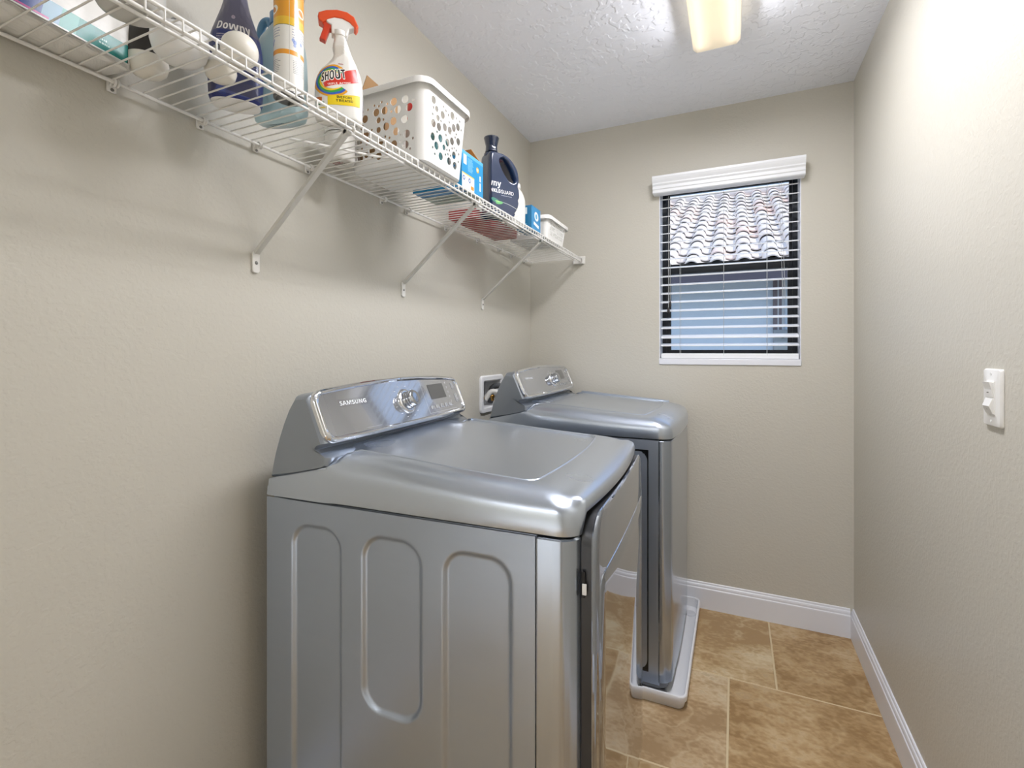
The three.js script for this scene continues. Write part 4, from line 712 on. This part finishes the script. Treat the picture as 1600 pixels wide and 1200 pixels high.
{ // small blue carton
  const t = thing('small_blue_box', 'small blue box with a white oval, right of the white bottle', 'box', [0.268, DECK, 0.668]);
  const f = printed(384, 384, (g, w, h) => { g.fillStyle = '#1786bd'; g.fillRect(0, 0, w, h); g.fillStyle = '#eef4f6'; g.beginPath(); g.ellipse(w * 0.52, h * 0.38, 88, 74, 0.2, 0, 7); g.fill(); g.fillStyle = '#5aa9cf'; g.beginPath(); g.ellipse(w * 0.52, h * 0.38, 44, 40, 0, 0, 7); g.fill(); g.save(); g.translate(w * 0.5, h * 0.74); g.rotate(0.16); g.fillStyle = '#eef4f6'; g.fillRect(-110, -24, 220, 52); g.restore(); });
  const e = printed(192, 384, (g, w, h) => { g.fillStyle = '#15719f'; g.fillRect(0, 0, w, h); g.fillStyle = '#e4ebea'; g.fillRect(w * 0.28, h * 0.08, w * 0.42, h * 0.28); g.fillStyle = '#8fb46a'; g.fillRect(w * 0.34, h * 0.48, w * 0.2, h * 0.2); scribble(g, 30, h * 0.76, 120, 3, 22, '#bfe0ec', rng(5), 8); });
  carton(t, 0.068, 0.098, 0.100, [f, paper('#15719f'), paper('#1f8cc0'), paper('#15719f'), e, e]);
}
{ // small slotted basket
  const t = thing('slotted_basket', 'small white slotted plastic basket at the far end of the shelf', 'basket', [0.214, DECK, 0.435]);
  const slot = (x, y, w = 0.0046, hh = 0.0085) => { const p = new THREE.Path(); p.moveTo(x - w, y - hh); p.lineTo(x - w, y + hh); p.lineTo(x + w, y + hh); p.lineTo(x + w, y - hh); p.closePath(); return p; };
  const hs = (W) => { const o = []; for (let j = 0; j < 3; j++) for (let i = 0; i < Math.floor(W / 0.016); i++) o.push(slot((i - (Math.floor(W / 0.016) - 1) / 2) * 0.016 + (j % 2) * 0.004, 0.026 + j * 0.022)); return o; };
  makeBin(t, 0.182, 0.232, 0.202, 0.262, 0.090, 0.018, hs(0.13), hs(0.18), plastic('#f2f1ec', 0.4), 0.002);
}
// ------------------------------------------------------------------ light switch on the right wall
{
  const t = thing('light_switch', 'white double rocker light switch plate on the bare right wall', 'light switch', [RW, 1.164, 1.281]);
  const P = (o, x, r) => rrect(-0.0575 + o, 0.0575 - o, -0.0365 + o, 0.0365 - o, r, { k: 5, front: 4, side: 4 }).map(([y, z]) => V(-x, y, z)), wm = phys('#efeeea', 0.28);
  mesh('wall_plate', loft([P(0, 0.0004, 0.005), P(0, 0.003, 0.005), P(0.0022, 0.0062, 0.004), P(0.006, 0.0072, 0.003)], { crease: 0.6 }), wm, t);
  const dev = mesh('switch_frame', box(-0.0085, -0.006, -0.0335, 0.0335, -0.0168, 0.0168, 0.001), wm, t);
  for (const [y0, y1, tilt] of [[0.002, 0.031, 0.10], [-0.031, -0.002, -0.10]]) {
    const r = mesh('rocker', extrude(polyShape([[0, -0.0145], [0.0015, -0.0145], [0.005 - tilt * 0.02, 0], [0.0045 + tilt * 0.025, 0.0145], [0, 0.0145]]), 0.028, 0.0006, 2).translate(0, 0, -0.014).rotateY(Math.PI).translate(-0.0082, (y0 + y1) / 2, 0), wm, dev);
    mesh('indicator', rod(V(-0.0105, (y0 + y1) / 2 - 0.006, 0), V(-0.0136, (y0 + y1) / 2 - 0.006, 0), 0.0014, 10), phys('#9a978e', 0.5), r);
  }
  for (const y of [0.0475, -0.0475]) mesh('plate_screw', rod(V(-0.0068, y, 0), V(-0.0078, y, 0), 0.0028, 14), wm, t);
}
// ------------------------------------------------------------------ the neighbour's house beyond the window
{
  struct('ground', metreUV(box(-14, 16, -0.4, -0.25, -20, -0.2), 0, 2), std('#bdb9ac', 0.95));
  struct('exterior_wall', metreUV(merge([box(-3.5, -0.15, -0.3, 2.6, -0.2, -0.0), box(RW + 0.15, 5, -0.3, 2.6, -0.2, -0.0)]), 0, 1), std('#b9c3cc', 0.9));
  const ez = -4.0, ey = 2.262, X0 = -1.35, cols = 16, rows = 15, P = 0.302, ex = 0.345, slope = Math.atan2(0.158, 0.345);
  const n = thing('neighbour_house', 'pale blue stucco house with a curved clay tile roof, seen through the window', 'house', [1.2, -0.25, -5]);
  const at = (g) => g.translate(-1.2, 0.25, 5);
  const stucco = phys('#c9dcec', 0.9, { bumpMap: withRepeat(peel, 3), bumpScale: 0.002 });
  mesh('house_wall', at(metreUV(box(X0 - 2, 6.5, -0.3, ey - 0.03, ez - 0.62, ez - 0.45), 0, 1)), stucco, n);
  mesh('soffit', at(box(X0 - 2, 6.5, ey - 0.06, ey - 0.03, ez - 0.5, ez + 0.0)), std('#8c8590', 0.8), n);
  mesh('fascia', at(box(X0 - 2, 6.5, ey - 0.165, ey + 0.005, ez + 0.0, ez + 0.025, 0.004)), std('#5d5963', 0.6), n);
  const rp = [[0.0, 0], [rows * 0.158 + 0.01, -rows * ex - 0.02], [ey * -1 + 2.4, -rows * ex - 3], [-0.03, -0.03]];
  const roof = mesh('roof_deck', at(loft([X0 - 1.5, X0 + 6.5].map((x) => rp.map(([y, z]) => V(x, ey - 0.01 + y, ez + z))), { crease: 0.2 })), std('#6a625c', 0.9), n);
  // S-shaped clay tiles, one mesh each
  const outl = []; for (let i = 0; i <= 12; i++) { const a = Math.PI * (1 - i / 12); outl.push([0.092 + 0.092 * Math.cos(a), 0.088 * Math.sin(a) + 0.012]); }
  for (let i = 1; i <= 6; i++) { const u = i / 6; outl.push([0.184 + u * 0.136, 0.012 - 0.022 * Math.sin(u * Math.PI)]); }
  const prof = [...outl, ...outl.map(([x, y]) => [x, y - 0.016]).reverse()], tileGeo = extrude(polyShape(prof), 0.43).translate(0, 0, -0.43);
  const clay = ['#ddd6d0', '#e2dcd6', '#d8cfc9', '#dccbc2', '#dac4b9', '#cfcccb', '#dfd5c8'].map((c, i) => std(c, 0.85, { bumpMap: withRepeat(grain, 4), bumpScale: 0.002 })), r = rng(5);
  for (let j = 0; j < rows; j++) for (let i = 0; i < cols; i++) {
    const m = mesh('roof_tile', tileGeo, clay[Math.floor(r() * r() * 7 * 0.999 + (r() < 0.12 ? 2 : 0)) % 7], roof);
    m.position.set(X0 + i * P - 1.2 + (r() - 0.5) * 0.008, ey + 0.25 + j * 0.158 + 0.03 + (r() - 0.5) * 0.006, ez + 5 + 0.055 - j * ex + (r() - 0.5) * 0.012); m.rotation.x = slope - 0.08;
  }
  const ridge = lathe([[0.11, 0], [0.125, 0], [0.118, 0.42], [0.104, 0.42]], 20).rotateZ(Math.PI / 2);
  for (let i = 0; i < 12; i++) { const m = mesh('ridge_tile', ridge, clay[i % 3], roof); m.position.set(X0 + (i + 1) * 0.4 - 1.2, ey + 0.25 + rows * 0.158 + 0.02, ez + 5 - rows * ex); }
  // meter box with pipes, downspout
  const bx = 1.60 - 1.2, by = 1.36 + 0.25, bz = ez - 0.45 + 5, put = (g) => g.translate(bx, by, bz), box1 = mesh('meter_box', put(box(-0.105, 0.105, -0.16, 0.16, 0.0, 0.09, 0.006)), std('#8f9aa0', 0.5), n);
  mesh('meter_box_cover', put(box(-0.098, 0.098, -0.15, 0.02, 0.088, 0.096, 0.003)), std('#9aa4a8', 0.5), box1);
  mesh('meter_glass', put(lathe([[0.0005, 0.05], [0.02, 0.048], [0.03, 0.03], [0.032, 0]], 24).rotateX(Math.PI / 2).translate(0, 0.085, 0.09)), std('#5b6468', 0.3), box1);
  for (const x of [-0.05, 0.0]) mesh('conduit', put(rod(V(x, 0.15, 0.04), V(x, 0.86, 0.04), 0.022, 14)), std('#a9b3bb', 0.5), n);
  mesh('conduit', put(rod(V(0.05, -0.9, 0.04), V(0.05, -0.15, 0.04), 0.02, 14)), std('#e8eef2', 0.5), n);
  const ds = mesh('downspout', put(box(-0.105, -0.005, -1.5, 0.9, 0.0, 0.06, 0.008)), std('#6f6a70', 0.5), n); mesh('downspout_strap', put(box(-0.111, 0.001, -0.6, -0.57, 0.0, 0.064, 0.003)), std('#5f5a60', 0.5), ds);
}
renderer.render(scene, camera);
